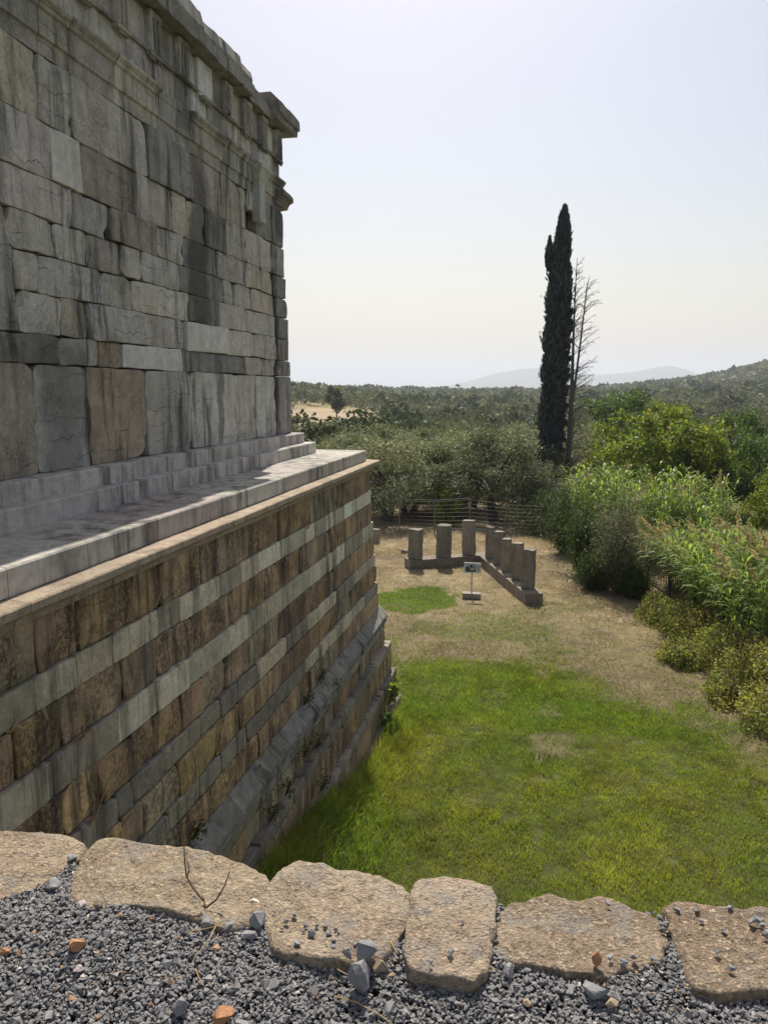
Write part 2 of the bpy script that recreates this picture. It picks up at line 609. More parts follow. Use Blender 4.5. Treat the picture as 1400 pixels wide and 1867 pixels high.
def lawn_mesh():
    xs = np.concatenate([np.linspace(-30, -8, 23)[:-1], np.linspace(-8, 8, 161)[:-1], np.linspace(8, 34, 27)])
    ys = np.concatenate([np.linspace(2.2, 34, 319)[:-1], np.linspace(34, 62, 57)])
    X, Y = np.meshgrid(xs, ys, indexing='ij')
    Z = lawn_z(X, Y)
    Z = Z + 0.02 * fnoise(np.stack([X * 2.1, Y * 2.1, X * 0], -1), 8, 3)
    g = greenness(X, Y)[..., None]
    P = np.stack([X, Y, X * 0], -1)
    n = fnoise(P * 1.3, 41, 4)[..., None]
    n5 = fnoise(P * 4.5, 45, 3)[..., None]
    brown = np.maximum(smooth(27, 19, Y), smooth(0.0, 0.45, fnoise(P * 0.6, 51, 4)))[..., None]
    dry = (STRAW * 0.86 + (SOILC - STRAW) * (0.25 + 0.65 * brown)) * (1 + 0.35 * n + 0.45 * n5)
    gr = np.array([0.08, 0.09, 0.026]) * (1 + 0.5 * n5)
    c = dry * (1 - g) + gr * g
    ni, nj = X.shape
    idx = np.arange(ni * nj).reshape(ni, nj)
    Q = np.stack([idx[:-1, :-1], idx[1:, :-1], idx[1:, 1:], idx[:-1, 1:]], -1).reshape(-1, 4)
    return mesh_np('ground', np.stack([X, Y, Z], -1).reshape(-1, 3), Q, M['soil'], True, c.reshape(-1, 3))


def soil_material():
    m, nt, out = new_mat('lawn_soil')
    b = NB(nt)
    P = b.pos()
    at = b.n('ShaderNodeAttribute', attribute_name='col')
    n1 = b.noise(P, 9.0, 6, 0.7)
    n2 = b.noise(P, 60.0, 3, 0.7)
    c = b.mix(1.0, at.outputs['Color'], b.mix(n1, (0.55, 0.55, 0.55), (1.45, 1.45, 1.4)), 'MULTIPLY')
    c = b.mix(0.5, c, b.mix(1.0, c, b.mix(n2, (0.3, 0.3, 0.3), (1.7, 1.7, 1.65)), 'MULTIPLY'))
    b.l(b.bsdf(c, 0.95, b.bump(b.math('ADD', n1, n2), 0.8, 0.03), 0.15), out.inputs['Surface'])
    return m


M['soil'] = soil_material()
tag(obj('ground', lawn_mesh()), kind='structure', label='grassy ground that runs from fresh green to dry straw')


# grass blades -----------------------------------------------------
def blades(x, y, h, w, lean, col, seed):
    r_ = np.random.default_rng(seed)
    n = len(x)
    th = r_.uniform(0, 2 * np.pi, n)
    z = lawn_z(x, y) - 0.01
    b0 = np.stack([x, y, z], -1)
    side = np.stack([np.cos(th), np.sin(th), 0 * th], -1) * (w / 2)[:, None]
    ph = r_.uniform(0, 2 * np.pi, n)
    d = np.stack([np.cos(ph) * lean, np.sin(ph) * lean, np.sqrt(np.maximum(0.05, 1 - lean ** 2))], -1)
    mid = b0 + d * (h * 0.55)[:, None]
    d2 = d + np.stack([np.cos(ph), np.sin(ph), -0.5 + 0 * ph], -1) * (lean * 0.9)[:, None]
    tip = mid + d2 * (h * 0.5)[:, None]
    V = np.stack([b0 - side, b0 + side, mid + side * 0.7, mid - side * 0.7, tip], 1).reshape(-1, 3)
    k = np.arange(n)[:, None] * 5
    Q = k + np.array([[0, 1, 2, 3]])
    T = k + np.array([[3, 2, 4]])
    C = np.repeat(col, 5, axis=0)
    return V, T, Q, C


def make_grass():
    r_ = np.random.default_rng(21)
    # fresh lawn
    N = 295000
    x = r_.uniform(-4.2, 6.2, N)
    y = 6.6 + 14.1 * r_.uniform(0, 1, N) ** 0.95
    g = greenness(x, y)
    face = np.interp(lawn_z(x, y), [-7.6, -6.64, -6.0, -5.4], [-3.0, -3.04, -3.12, -3.2]) + 0.03
    keep = (r_.uniform(0, 1, N) < np.clip(g * 1.25 - 0.1, 0, 1)) & ((x > face) | (y > 16.1))
    keep &= fnoise(np.stack([x, y, x * 0], -1) * 3.0, 65, 3) < 0.5
    keep &= (x < 0.36 * y) | (r_.uniform(0, 1, N) < 0.2)
    x, y, g = x[keep], y[keep], g[keep]
    n = len(x)
    P = np.stack([x, y, x * 0], -1)
    tall = 1 + 1.8 * smooth(-2.0, -2.9, x) * smooth(16.5, 15.0, y) + 0.5 * fnoise(P * 1.2, 61, 3) + 0.35 * np.clip(fnoise(P * 3.5, 63, 3), -0.3, 1)
    h = r_.uniform(0.05, 0.115, n) * tall
    w = r_.uniform(0.006, 0.012, n) * (1 + 0.03 * (y - 9))
    lean = np.clip(r_.normal(0.4, 0.2, n), 0.05, 0.9)
    mixy = np.clip(0.5 + 1.0 * fnoise(P * 0.9, 71, 4) + r_.normal(0, 0.25, n) - 0.06 * (y - 13), 0, 1)[:, None]
    col = (GREEN * (1 - mixy) + YELGR * mixy) * np.clip(1 + 0.5 * fnoise(P * 2.3, 73, 3) + 0.45 * fnoise(P * 7.0, 75, 2), 0.45, 1.7)[:, None]
    dead = (r_.uniform(0, 1, n) < 0.07)[:, None]
    col = np.where(dead, STRAW * 0.9, col)
    g1 = Geo()
    g1.add(*blades(x, y, h, w, lean, col, 1))
    # straw and sparse grass beyond, and the green patch by the pillars
    N = 275000
    x = r_.uniform(-9, 8, N)
    y = r_.uniform(15.5, 38, N)
    keep = (x < 0.36 * y + 0.5) & (x > -3.6 - 0.30 * (y - 15))
    x, y = x[keep], y[keep]
    n = len(x)
    P = np.stack([x, y, x * 0], -1)
    g = greenness(x, y)
    isg = r_.uniform(0, 1, n) < g
    h = np.where(isg, r_.uniform(0.05, 0.13, n), r_.uniform(0.05, 0.15, n) * (1 + 0.7 * fnoise(P * 1.4, 81, 3)))
    w = r_.uniform(0.008, 0.018, n)
    lean = np.where(isg, np.clip(r_.normal(0.45, 0.2, n), 0.05, 0.9), np.clip(r_.normal(0.8, 0.16, n), 0.2, 0.985))
    bright = np.clip(1 + 0.4 * fnoise(P * 0.8, 91, 3) + r_.normal(0, 0.25, n), 0.35, 1.8)[:, None]
    near_brown = smooth(25, 20, y)[:, None]
    dryc = (STRAW * (1 - near_brown) + np.array([0.25, 0.205, 0.12]) * near_brown) * bright
    col = np.where(isg[:, None], GREEN * 1.15 * bright, dryc)
    sel = r_.uniform(0, 1, n) < np.where(isg, 0.95, 0.7)
    g1.add(*blades(x[sel], y[sel], h[sel], w[sel], lean[sel], col[sel], 2))
    o = obj('grass', g1.mesh('grass', M['blade']))
    tag(o, 'short grass covering the lawn, green nearby and straw coloured beyond', 'grass', kind='stuff')


# ------------------------------------------------------------------ far terrain
def az_px(x, y):
    """image column (at horizon height) of a direction, used as an azimuth measure"""
    return IMG_W / 2 + FPX * np.tan(np.clip(np.arctan2(x, y) + YAW, -1.3, 1.3)) / math.cos(PITCH)


RX = np.array([-2000, 500, 760, 860, 980, 1090, 1200, 1300, 1400, 1700, 2600])
RYP = np.array([712, 722, 726, 724, 720, 713, 701, 691, 671, 637, 612])


def terr_z(x, y):
    x, y = np.asarray(x, float), np.asarray(y, float)
    d = np.hypot(x, y)
    u = az_px(x, y)
    base = np.interp(d, [0, 48, 75, 120, 190, 320, 600, 1000, 1500, 2600], [-7.06, -7.06, -8.5, -11.5, -12.0, -10.0, -7.5, -6, -8, -20])
    left = np.interp(u, [380, 545, 620, 680, 740, 800], [11, 7.5, 5.5, 3.0, 1.0, 0.0])
    base = base + left * np.interp(d, [0, 120, 230, 330, 420, 600, 900], [0, 0, .45, .85, 1.0, 0.8, 0.3])
    ridge = (711 - np.interp(u, RX, RYP)) / FPX * 1350.0 + 6.0
    hill = np.clip(ridge, 0, None) * np.interp(d, [0, 320, 600, 900, 1150, 1350, 1600, 2600], [0, 0, .16, .48, .80, 1.0, .92, .3])
    P = np.stack([x / 90, y / 90, x * 0], -1)
    return base + hill + fnoise(P, 101, 3) * np.interp(d, [0, 60, 200, 900, 2600], [0, 0, 0.7, 5, 9])


FIELD = [tuple(at_d(px, 0, 1)[:2]) for px in (560, 690)]


def in_field(x, y):
    d = np.hypot(x, y)
    u = az_px(x, y)
    e = ((u - 606) / 88) ** 2 + ((d - 230) / 66) ** 2
    e2 = ((u - 575) / 40) ** 2 + ((d - 395) / 12) ** 2
    return np.minimum(e, e2)


def make_terrain():
    th = np.linspace(R(-48), R(56), 320) - YAW * 1.0
    rr = np.concatenate([np.linspace(30, 120, 46)[:-1], np.geomspace(120, 2600, 120)])
    TH, RR = np.meshgrid(th, rr, indexing='ij')
    X, Y = RR * np.sin(TH), RR * np.cos(TH)
    Z = terr_z(X, Y)
    P = np.stack([X, Y, X * 0], -1)
    n1 = fnoise(P / 14, 111, 4)[..., None]
    n2 = fnoise(P / 60, 121, 3)[..., None]
    dry = np.array([0.24, 0.19, 0.095]) * (1 + 0.25 * n1)
    scrub = np.array([0.13, 0.135, 0.075]) * (1 + 0.3 * n1)
    k = smooth(-0.25, 0.25, n2 + 0.3 * n1)
    farmix = smooth(250, 700, RR)[..., None]
    c = dry * (1 - k) + scrub * k
    c = c * (1 - farmix) + scrub * farmix * (1 + 0.2 * n2)
    fld = smooth(1.25, 0.8, in_field(X, Y) + 0.3 * n1[..., 0])[..., None]
    c = c * (1 - fld) + np.array([0.33, 0.25, 0.165]) * (1 + 0.3 * n1) * fld
    # bare scars on the right-hand hill
    u = az_px(X, Y)
    scar = np.exp(-(((u - 1330) / 55) ** 2 + ((RR - 820) / 60) ** 2)) + 0.9 * np.exp(-(((u - 1305) / 9) ** 2 + ((RR - 980) / 60) ** 2))
    sm = smooth(0.35, 0.7, scar + 0.45 * n1[..., 0])[..., None]
    c = c * (1 - sm) + np.array([0.34, 0.28, 0.19]) * sm
    ni, nj = X.shape
    idx = np.arange(ni * nj).reshape(ni, nj)
    Q = np.stack([idx[:-1, :-1], idx[:-1, 1:], idx[1:, 1:], idx[1:, :-1]], -1).reshape(-1, 4)
    tag(obj('terrain', mesh_np('terrain', np.stack([X, Y, Z], -1).reshape(-1, 3), Q, M['soil'], True, c.reshape(-1, 3))), kind='structure')
    # plain that carries the view to the horizon
    s = 26000.0
    V = [(-s, -s, -60), (s, -s, -60), (s, s, -60), (-s, s, -60)]
    tag(obj('plain', mesh_np('plain', V, [[0, 1, 2, 3]], M['plain'])), kind='structure')


M['plain'] = plain('distant_plain', (0.10, 0.11, 0.075), 0.95, 0, 0.002, 0.3)
M['mountain'] = plain('mountain_scrub', (0.13, 0.14, 0.11), 0.95, 0, 0.004, 0.35)


def mountain(name, pts, dist, depth, seed):
    """A mountain range whose crest follows measured bearings at its own distance."""
    us = np.array([p[0] for p in pts], float)
    vs = np.array([p[1] for p in pts], float)
    u = np.linspace(us[0], us[-1], 160)
    v = np.interp(u, us, vs)
    rows = []
    for k, t in enumerate(np.linspace(-1, 1, 25)):
        pt = []
        for a, b_ in zip(u, v):
            d = ray(a, 711)
            az = math.atan2(d[0], d[1])
            crest = (711 - b_) / FPX * dist * 1.02
            rr = dist + t * depth
            x, y = rr * math.sin(az), rr * math.cos(az)
            prof = (1 - abs(t)) ** 1.15
            nz = float(fnoise(np.array([[x / 900, y / 900, 0.3]]), seed, 4)[0])
            z = -60 + (crest + 60) * prof * (1 + 0.22 * nz * abs(t) ** 0.5)
            pt.append((x, y, z))
        rows.append(pt)
    V = np.array(rows)
    ni, nj = V.shape[:2]
    idx = np.arange(ni * nj).reshape(ni, nj)
    Q = np.stack([idx[:-1, :-1], idx[:-1, 1:], idx[1:, 1:], idx[1:, :-1]], -1).reshape(-1, 4)
    tag(obj(name, mesh_np(name, V.reshape(-1, 3), Q, M['mountain'], True)), kind='structure')


# ------------------------------------------------------------------ block builders
def block_mesh(sy, sz, depth, mat, seed, rough=0.012, bev=0.016, corners=(0.03, 0.03, 0.03, 0.03), wob=0.012, step=0.11,
               bulge=0.004, bites=0, skew=0.012, topslope=0.0):
    """A dressed block whose front face looks along +X; origin at the centre of the front face.
    corners: rounding at (low y low z), (high y low z), (high y high z), (low y high z)."""
    a, c = sy / 2, sz / 2
    e = min(bev, a * 0.3, c * 0.3)

    def axis(h):
        n = max(2, min(14, int(round(2 * h / step))))
        inner = np.linspace(-h + e, h - e, n + 1)
        return np.concatenate([[-h], inner, [h]])
    ys, zs = axis(a), axis(c)
    Y, Z = np.meshgrid(ys, zs, indexing='ij')
    ny, nz = Y.shape
    off = np.random.default_rng(seed).uniform(-50, 50, 3)
    # round the corners: map corner squares onto arcs
    for (sy_, sz_), rc in zip(((-1, -1), (1, -1), (1, 1), (-1, 1)), corners):
        rc = min(rc, a * 0.95, c * 0.95)
        dy, dz = Y * sy_ - (a - rc), Z * sz_ - (c - rc)
        mk = (dy > 0) & (dz > 0)
        ln = np.hypot(dy, dz) + 1e-9
        k = np.where(mk, np.maximum(dy, dz) / ln, 1.0)
        Y = np.where(mk, sy_ * ((a - rc) + dy * k), Y)
        Z = np.where(mk, sz_ * ((c - rc) + dz * k), Z)
    # sides that are not quite square
    kk = np.random.default_rng(seed + 1).uniform(-1, 1, 4) * skew
    Y = Y + np.where(Y < 0, kk[0], kk[1]) * (Z / c) * np.abs(Y / a) ** 2
    Z = Z + np.where(Z < 0, kk[2], kk[3]) * (Y / a) * np.abs(Z / c) ** 2 * 0.6
    # uneven outline
    P = np.stack([Y, Z, Y * 0], -1) + off
    edge = np.zeros_like(Y)
    edge[:2, :] = edge[-2:, :] = 1
    edge[:, :2] = edge[:, -2:] = 1
    n1 = fnoise(P * 3.4, seed, 4)
    pull = np.clip(0.05 + 1.1 * n1, 0, 2.0) * wob
    Y = Y - np.sign(Y) * pull * ((np.abs(Y) > a * 0.75) & (edge > 0))
    Z = Z - np.sign(Z) * np.clip(0.05 + 1.1 * fnoise(P * 3.4 + 9, seed + 3, 4), 0, 2) * wob * ((np.abs(Z) > c * 0.75) & (edge > 0))
    X = rough * fnoise(P * 3.2, seed + 5, 4) * 1.6 + bulge * (1 - np.maximum(np.abs(Y / a), np.abs(Z / c)) ** 4)
    X = X + topslope * (-(Z / c))
    br = np.random.default_rng(seed + 2)
    for _ in range(bites):                       # spalled spots along the edges
        if br.uniform() < 0.5:
            y0, z0 = br.choice([-a, a]), br.uniform(-c, c)
        else:
            y0, z0 = br.uniform(-a, a), br.choice([-c, c])
        rr = br.uniform(0.04, 0.11)
        X = X - br.uniform(0.01, 0.032) * np.exp(-(((Y - y0) ** 2 + (Z - z0) ** 2) / rr ** 2) ** 2.5)
    ring = np.zeros_like(Y, bool)
    ring[0, :] = ring[-1, :] = True
    ring[:, 0] = ring[:, -1] = True
    X = np.where(ring, X - e * (0.9 + 0.4 * n1), X)
    V = np.stack([X, Y, Z], -1).reshape(-1, 3)
    idx = np.arange(ny * nz).reshape(ny, nz)

    def border(k):
        s_ = idx[k:ny - k, k:nz - k]
        return np.concatenate([s_[:, 0], s_[-1, 1:], s_[-2::-1, -1], s_[0, -2:0:-1]])
    inner = idx[1:-1, 1:-1]
    Q = np.stack([inner[:-1, :-1], inner[1:, :-1], inner[1:, 1:], inner[:-1, 1:]], -1).reshape(-1, 4)
    o0 = border(0)
    i1 = border(1)
    m = len(o0)
    # arris strip: its own vertices, so that the edge stays crisp
    ci = np.clip(np.stack(np.unravel_index(o0, (ny, nz)), -1), 1, [ny - 2, nz - 2])
    ii = idx[ci[:, 0], ci[:, 1]]
    n0 = len(V)
    A1, A2 = V[ii], V[o0]
    B = V[o0].copy()
    B[:, 0] = -depth
    j = np.arange(m)
    k = (j + 1) % m
    S1 = np.stack([n0 + j, n0 + m + j, n0 + m + k, n0 + k], -1)
    S2 = np.stack([n0 + 2 * m + j, n0 + 3 * m + j, n0 + 3 * m + k, n0 + 2 * m + k], -1)
    return mesh_np('block', np.concatenate([V, A1, A2, A2, B]), [Q, S1, S2], mat, True)


def prof_mesh(profile, y0, y1, mat, seed, jit=0.008, step=0.14, caps=True, endjit=0.01):
    """A moulded block: profile of (x, z) points swept along Y. Origin at (0, mid y, 0)."""
    prof = np.asarray(profile, float)
    n = len(prof)
    L = y1 - y0
    k = max(2, int(L / step) + 1)
    t = np.linspace(-L / 2, L / 2, k)
    off = np.random.default_rng(seed).uniform(-50, 50, 3)
    V = []
    for yy in t:
        P = np.stack([prof[:, 0] * 4, np.full(n, yy * 4), prof[:, 1] * 4], -1) + off
        dx, dz = fnoise(P, seed, 3) * jit, fnoise(P + 7, seed + 1, 3) * jit
        ey = endjit * fnoise(P * 2 + 3, seed + 2, 2) if abs(abs(yy) - L / 2) < 1e-6 else 0
        V.append(np.stack([prof[:, 0] + dx, np.full(n, yy) + ey, prof[:, 1] + dz], -1))
    V = np.concatenate(V)
    j = np.arange(n)
    Q = np.concatenate([np.stack([q * n + j, q * n + (j + 1) % n, (q + 1) * n + (j + 1) % n, (q + 1) * n + j], -1) for q in range(k - 1)])
    me_faces = [Q]
    c0 = V[:n].mean(0)
    c1 = V[-n:].mean(0)
    V = np.concatenate([V, [c0, c1]])
    m = (k - 1) * n
    T = np.concatenate([np.stack([np.full(n, len(V) - 2), (j + 1) % n, j], -1),
                        np.stack([np.full(n, len(V) - 1), m + j, m + (j + 1) % n], -1)])
    return mesh_np('block', V, [T, Q], mat, False)


# ------------------------------------------------------------------ mausoleum
XW = -4.83                         # plane of the upper wall
mauso = tag(empty('stone_mausoleum', (-8.0, 9.0, Z0)),
            'ancient stone mausoleum with temple-like block wall on a tall striped podium', 'mausoleum')
Y_NEAR = 1.6


def core(name, lo, hi, color=(0.16, 0.14, 0.11)):
    c = ((lo[0] + hi[0]) / 2, (lo[1] + hi[1]) / 2, lo[2])
    g = Geo().box(np.array(lo) - c, np.array(hi) - c)
    return obj(name, g.mesh(name, M['core']), mauso, c, color)


upper = core('upper_wall', (-11.2, Y_NEAR, -0.80), (XW - 0.14, 13.62, 4.40), (0.10, 0.09, 0.075))
podium = core('podium', (-12.0, Y_NEAR, -8.0), (-3.76, 15.16, -1.45), (0.14, 0.115, 0.085))
architrave = empty('architrave', (XW, 9, 3.14), mauso)
frieze = empty('frieze', (XW, 9, 3.9), mauso)
roof_cornice = empty('roof_cornice', (XW, 9, 4.4), mauso)
steps = empty('steps', (-4.5, 9, -1.21), mauso)
platform = empty('platform', (-4.0, 9, -1.4), mauso)
pod_cornice = empty('podium_cornice', (-3.5, 9, -1.6), mauso)
moulding = empty('base_moulding', (-3.4, 9, -4.8), mauso)

srng = np.random.default_rng(99)


def jitc(c, s=0.09):
    k = 1 + srng.normal(0, s)
    return tuple(np.clip(np.array(c) * k * (1 + srng.normal(0, 0.012, 3)), 0.02, 0.8))


GREYS = [(0.528, 0.490, 0.423), (0.493, 0.455, 0.398), (0.563, 0.521, 0.447), (0.470, 0.430, 0.373), (0.540, 0.479, 0.385), (0.517, 0.485, 0.435)]
WHITE = (0.60, 0.58, 0.53)
BROWNS = [(0.501, 0.338, 0.181), (0.443, 0.303, 0.175), (0.537, 0.367, 0.191), (0.409, 0.286, 0.175), (0.491, 0.349, 0.218), (0.560, 0.395, 0.197), (0.424, 0.340, 0.229)]
PALES = [(0.640, 0.573, 0.432), (0.560, 0.496, 0.376), (0.694, 0.628, 0.479), (0.468, 0.420, 0.319), (0.594, 0.513, 0.366)]
SLATE = [(0.26, 0.235, 0.19), (0.30, 0.27, 0.215), (0.23, 0.205, 0.165), (0.34, 0.30, 0.23)]


def extend_joints(js, y_min, lo, hi):
    """continue a course beyond the left edge of the picture"""
    js = sorted(js)
    while js[0] > y_min:
        js.insert(0, js[0] - srng.uniform(lo, hi))
    return js


seed_n = [1000]


def lay(parent, name, X, js, z0, z1, cols, mat, gap=0.012, depth=0.35, special=None, chip=0.035, big_chip=0.16, cj=0.09, dep=0.006, **kw):
    """Lay the blocks of one course between the joints js."""
    special = special or {}
    for i in range(len(js) - 1):
        ya, yb = js[i], js[i + 1]
        sp = special.get(i - (len(js) - 1), {})     # indexed from the far end: -1 is the corner block
        if sp.get('skip'):
            continue
        seed_n[0] += 1
        cr = [abs(srng.normal(chip * 0.6, chip * 0.5)) + 0.008 for _ in range(4)]
        for q in range(4):
            if srng.uniform() < big_chip:
                cr[q] = srng.uniform(1.6, 4.6) * chip
        for q, v in sp.get('corners', {}).items():
            cr[q] = v
        zz0, zz1 = sp.get('z0', z0), sp.get('z1', z1)
        sy, sz = yb - ya - gap, zz1 - zz0 - gap
        k = dict(kw)
        k.update(sp.get('kw', {}))
        mt = M[sp.get('mat', mat)]
        if k.get('bites'):
            k['bites'] = 0 if sp.get('mat') == 'restored' else int(srng.integers(0, k['bites'] + 1))
        me = block_mesh(sy, sz, depth, mt, seed_n[0], corners=cr, **k)
        col = jitc(sp['color'], 0.03) if 'color' in sp else jitc(cols[srng.integers(len(cols))], cj)
        x = X + sp.get('dx', srng.normal(0, dep))
        obj(name, me, parent, (x, (ya + yb) / 2, (zz0 + zz1) / 2), col)


def wall_end(z):
    return float(np.interp(z, [-0.8, 0.25, 0.6, 2.0, 3.1, 4.4], [14.06, 14.05, 13.98, 13.86, 13.74, 13.68]))


WALL = [   # z0, z1, joint columns in the picture, row height in the picture
    (-0.81, 0.245, [66, 163, 267, 349, 430, 467, 503]),
    (0.245, 0.53, [107, 177, 224, 332, 447, 478, 503]),
    (0.53, 0.92, [36, 113.6, 165, 264.6, 338.6, 415, 462.6, 504]),
    (0.92, 1.285, [23.6, 68.6, 188.6, 242, 346, 400, 451, 501]),
    (1.285, 1.635, [16, 98.6, 160, 221, 259, 327, 410, 429, 458, 499]),
    (1.635, 2.01, [131, 199, 285, 334.6, 396, 447, 474, 495]),
    (2.01, 2.52, [90, 146, 250, 312, 340, 374, 413, 449, 494]),
    (2.52, 3.14, [68.6, 128, 268, 348.6, 404, 449, 467, 494]),
]
SP = {
    0: {-6: dict(color=(0.39, 0.315, 0.24), corners={1: 0.30, 2: 0.09, 3: 0.05}), -7: dict(color=(0.44, 0.42, 0.38), corners={0: 0.05, 3: 0.12, 2: 0.05}),
        -8: dict(color=(0.38, 0.33, 0.265), corners={2: 0.13}), -5: dict(color=(0.44, 0.405, 0.36), corners={3: 0.10, 2: 0.14, 0: 0.012}),
        -4: dict(corners={3: 0.10, 2: 0.08}), -2: dict(corners={2: 0.14})},
    1: {-5: dict(color=WHITE, mat='restored', corners={0: .01, 1: .01, 2: .01, 3: .01}), -6: dict(color=(0.37, 0.30, 0.22)),
        -8: dict(color=(0.22, 0.205, 0.18)), -4: dict(color=(0.30, 0.29, 0.27))},
    2: {-4: dict(color=(0.56, 0.53, 0.47), mat='restored', corners={0: .01, 1: .01, 2: .01, 3: .01}, dx=0.035), -5: dict(corners={2: 0.10}),
        -7: dict(color=(0.46, 0.395, 0.31), corners={2: 0.1, 1: 0.1}),
        -9: dict(skip=True)},
    3: {-9: dict(z0=0.53, color=(0.40, 0.385, 0.345)), -6: dict(corners={2: 0.20, 0: 0.03}), -4: dict(color=(0.25, 0.235, 0.205)), -3: dict(corners={2: 0.16})},
    4: {-7: dict(corners={0: 0.10, 1: 0.10}), -5: dict(color=(0.26, 0.245, 0.215), corners={1: 0.10})},
    5: {-7: dict(color=(0.34, 0.30, 0.24)), -5: dict(color=(0.24, 0.225, 0.20)), -8: dict(color=(0.42, 0.395, 0.35), corners={0: 0.02})},
    6: {-9: dict(color=(0.54, 0.515, 0.46), mat='restored', corners={0: .012, 1: .012, 2: .012, 3: .012}, dx=0.02), -8: dict(color=(0.33, 0.29, 0.23)),
        -4: dict(color=(0.24, 0.225, 0.20))},
    7: {-2: dict(color=(0.30, 0.285, 0.25)), -3: dict(z1=3.14, z0=2.86, corners={0: 0.08, 1: 0.06}),
        -6: dict(color=(0.32, 0.305, 0.275), corners={2: 0.12}), -7: dict(corners={2: 0.14})},
}
for ci, (z0, z1, px) in enumerate(WALL):
    zm = (z0 + z1) / 2
    js = [joint_y(p, XW, zm) for p in px]
    js = extend_joints(js, Y_NEAR + 0.6, 0.8, 1.3)
    end = wall_end(zm)
    # the wall proper, then the anta at the corner behind a narrow recess
    anta = js.pop()
    lay(upper, 'wall_block', XW, js + [anta], z0, z1, GREYS, 'wall', special={k + 1: v for k, v in SP.get(ci, {}).items()},
        rough=0.018, bev=0.007, wob=0.022, chip=0.02, gap=0.004, big_chip=0.25, dep=0.011, skew=0.02, bites=5, step=0.07)
    lay(upper, 'anta_block', XW + 0.02, [anta + 0.05, end], z0, z1, [(0.30, 0.285, 0.25), (0.26, 0.245, 0.22), (0.34, 0.32, 0.28)], 'wall',
        depth=0.7, rough=0.014, bev=0.014, wob=0.016, chip=0.02, big_chip=0.2, gap=0.006)

# architrave: two bands and a moulded crown, block by block
js = [joint_y(p, XW, 3.35) for p in (66, 122, 206, 286, 343, 411, 458)]
js = extend_joints(js, Y_NEAR + 0.6, 1.0, 1.3) + [13.74]
for i in range(len(js) - 1):
    ya, yb = js[i], js[i + 1]
    seed_n[0] += 1
    worn = srng.uniform() < 0.35 and i < len(js) - 2
    cx = 0.02 if worn else 0.075
    prof = [(0.0, 0.0), (0.0, 0.155), (0.028, 0.165), (0.03, 0.385), (0.035 + cx * .3, 0.40), (0.035 + cx * .35, 0.43), (0.03 + cx * .8, 0.455),
            (0.03 + cx, 0.47), (0.03 + cx, 0.50), (0.02, 0.51), (-0.35, 0.51), (-0.35, 0.0)]
    me = prof_mesh(prof, ya + 0.005, yb - 0.005, M['wall'], seed_n[0], jit=0.02 if worn else 0.007)
    obj('architrave_block', me, architrave, (XW, (ya + yb) / 2, 3.14), jitc((0.43, 0.395, 0.325) if i % 2 else (0.39, 0.365, 0.32)))

# frieze: backing blocks, triglyphs with their regulae, one restored slab
fj = extend_joints([joint_y(p, XW, 4.0) for p in (228, 295, 339, 376, 417, 458)], Y_NEAR + 0.6, 0.7, 1.2) + [13.69]
for i in range(len(fj) - 1):
    seed_n[0] += 1
    me = block_mesh(fj[i + 1] - fj[i] - 0.01, 0.775, 0.3, M['wall'], seed_n[0], rough=0.012, bev=0.012, wob=0.01)
    obj('metope', me, frieze, (XW, (fj[i] + fj[i + 1]) / 2, 3.65 + 0.39), jitc(GREYS[srng.integers(len(GREYS))] if i != len(fj) - 5 else WHITE))


def triglyph_mesh(w, h, mat, seed, worn):
    n = 13
    ys = np.linspace(-w / 2, w / 2, n)
    dep = np.array([0.0, .05, .05, .05, .012, .012, .05, .05, .012, .012, .05, .05, 0.0])
    dep = np.array([0.02, .05, .05, .008, .008, .05, .05, .008, .008, .05, .05, .05, .02])
    zs = np.array([-h / 2, -h / 4, 0, h / 4, h * .34, h * .36, h / 2])
    Y, Z = np.meshgrid(ys, zs, indexing='ij')
    X = np.repeat(dep[:, None] * 1.7 - 0.02, len(zs), 1)
    X[:, 5:] = 0.072
    X = X + (0.022 if worn else 0.006) * fnoise(np.stack([Y * 9, Z * 9, Y * 0 + seed], -1), seed, 3)
    V = np.stack([X, Y, Z], -1).reshape(-1, 3)
    idx = np.arange(n * len(zs)).reshape(n, len(zs))
    Q = np.stack([idx[:-1, :-1], idx[1:, :-1], idx[1:, 1:], idx[:-1, 1:]], -1).reshape(-1, 4)
    loop = np.concatenate([idx[:, 0], idx[-1, 1:], idx[-2::-1, -1], idx[0, -2:0:-1]])
    B = V[loop].copy()
    B[:, 0] = -0.06
    j = np.arange(len(loop))
    S = np.stack([loop, len(V) + j, len(V) + (j + 1) % len(loop), loop[(j + 1) % len(loop)]], -1)
    return mesh_np('triglyph', np.concatenate([V, B]), [Q, S], mat, False)


ty = [13.50 - 0.72 * k for k in range(14)]
for k, yy in enumerate(ty):
    if yy < Y_NEAR + 0.8:
        continue
    seed_n[0] += 1
    if k != 4:
        obj('triglyph', triglyph_mesh(0.28, 0.44, M['wall'], seed_n[0], k in (2, 3, 5)), frieze, (XW + 0.022, yy, 4.20), jitc((0.52, 0.485, 0.42)))
    else:
        me = block_mesh(0.46, 0.46, 0.1, M['restored'], seed_n[0], rough=0.003, bev=0.01, wob=0.003, corners=(.01,) * 4)
        obj('restored_slab', me, frieze, (XW + 0.05, yy - 0.02, 4.19), WHITE)
    if k in (3, 5):
        continue
    g = Geo().box((-0.03, -0.15, 0.0), (0.055, 0.15, 0.045))
    for q in range(6):
        yq = -0.125 + 0.05 * q
        if srng.uniform() < 0.75:
            g.tube([(0.03, yq, 0.0), (0.03, yq, -0.035)], [0.014, 0.019], 6)
    obj('regula', g.mesh('regula', M['wall']), frieze, (XW + 0.03, yy, 3.925), jitc((0.36, 0.33, 0.27), 0.06))
g = Geo().box((-0.02, -1.0, 0.0), (0.05, 1.0, 0.04))
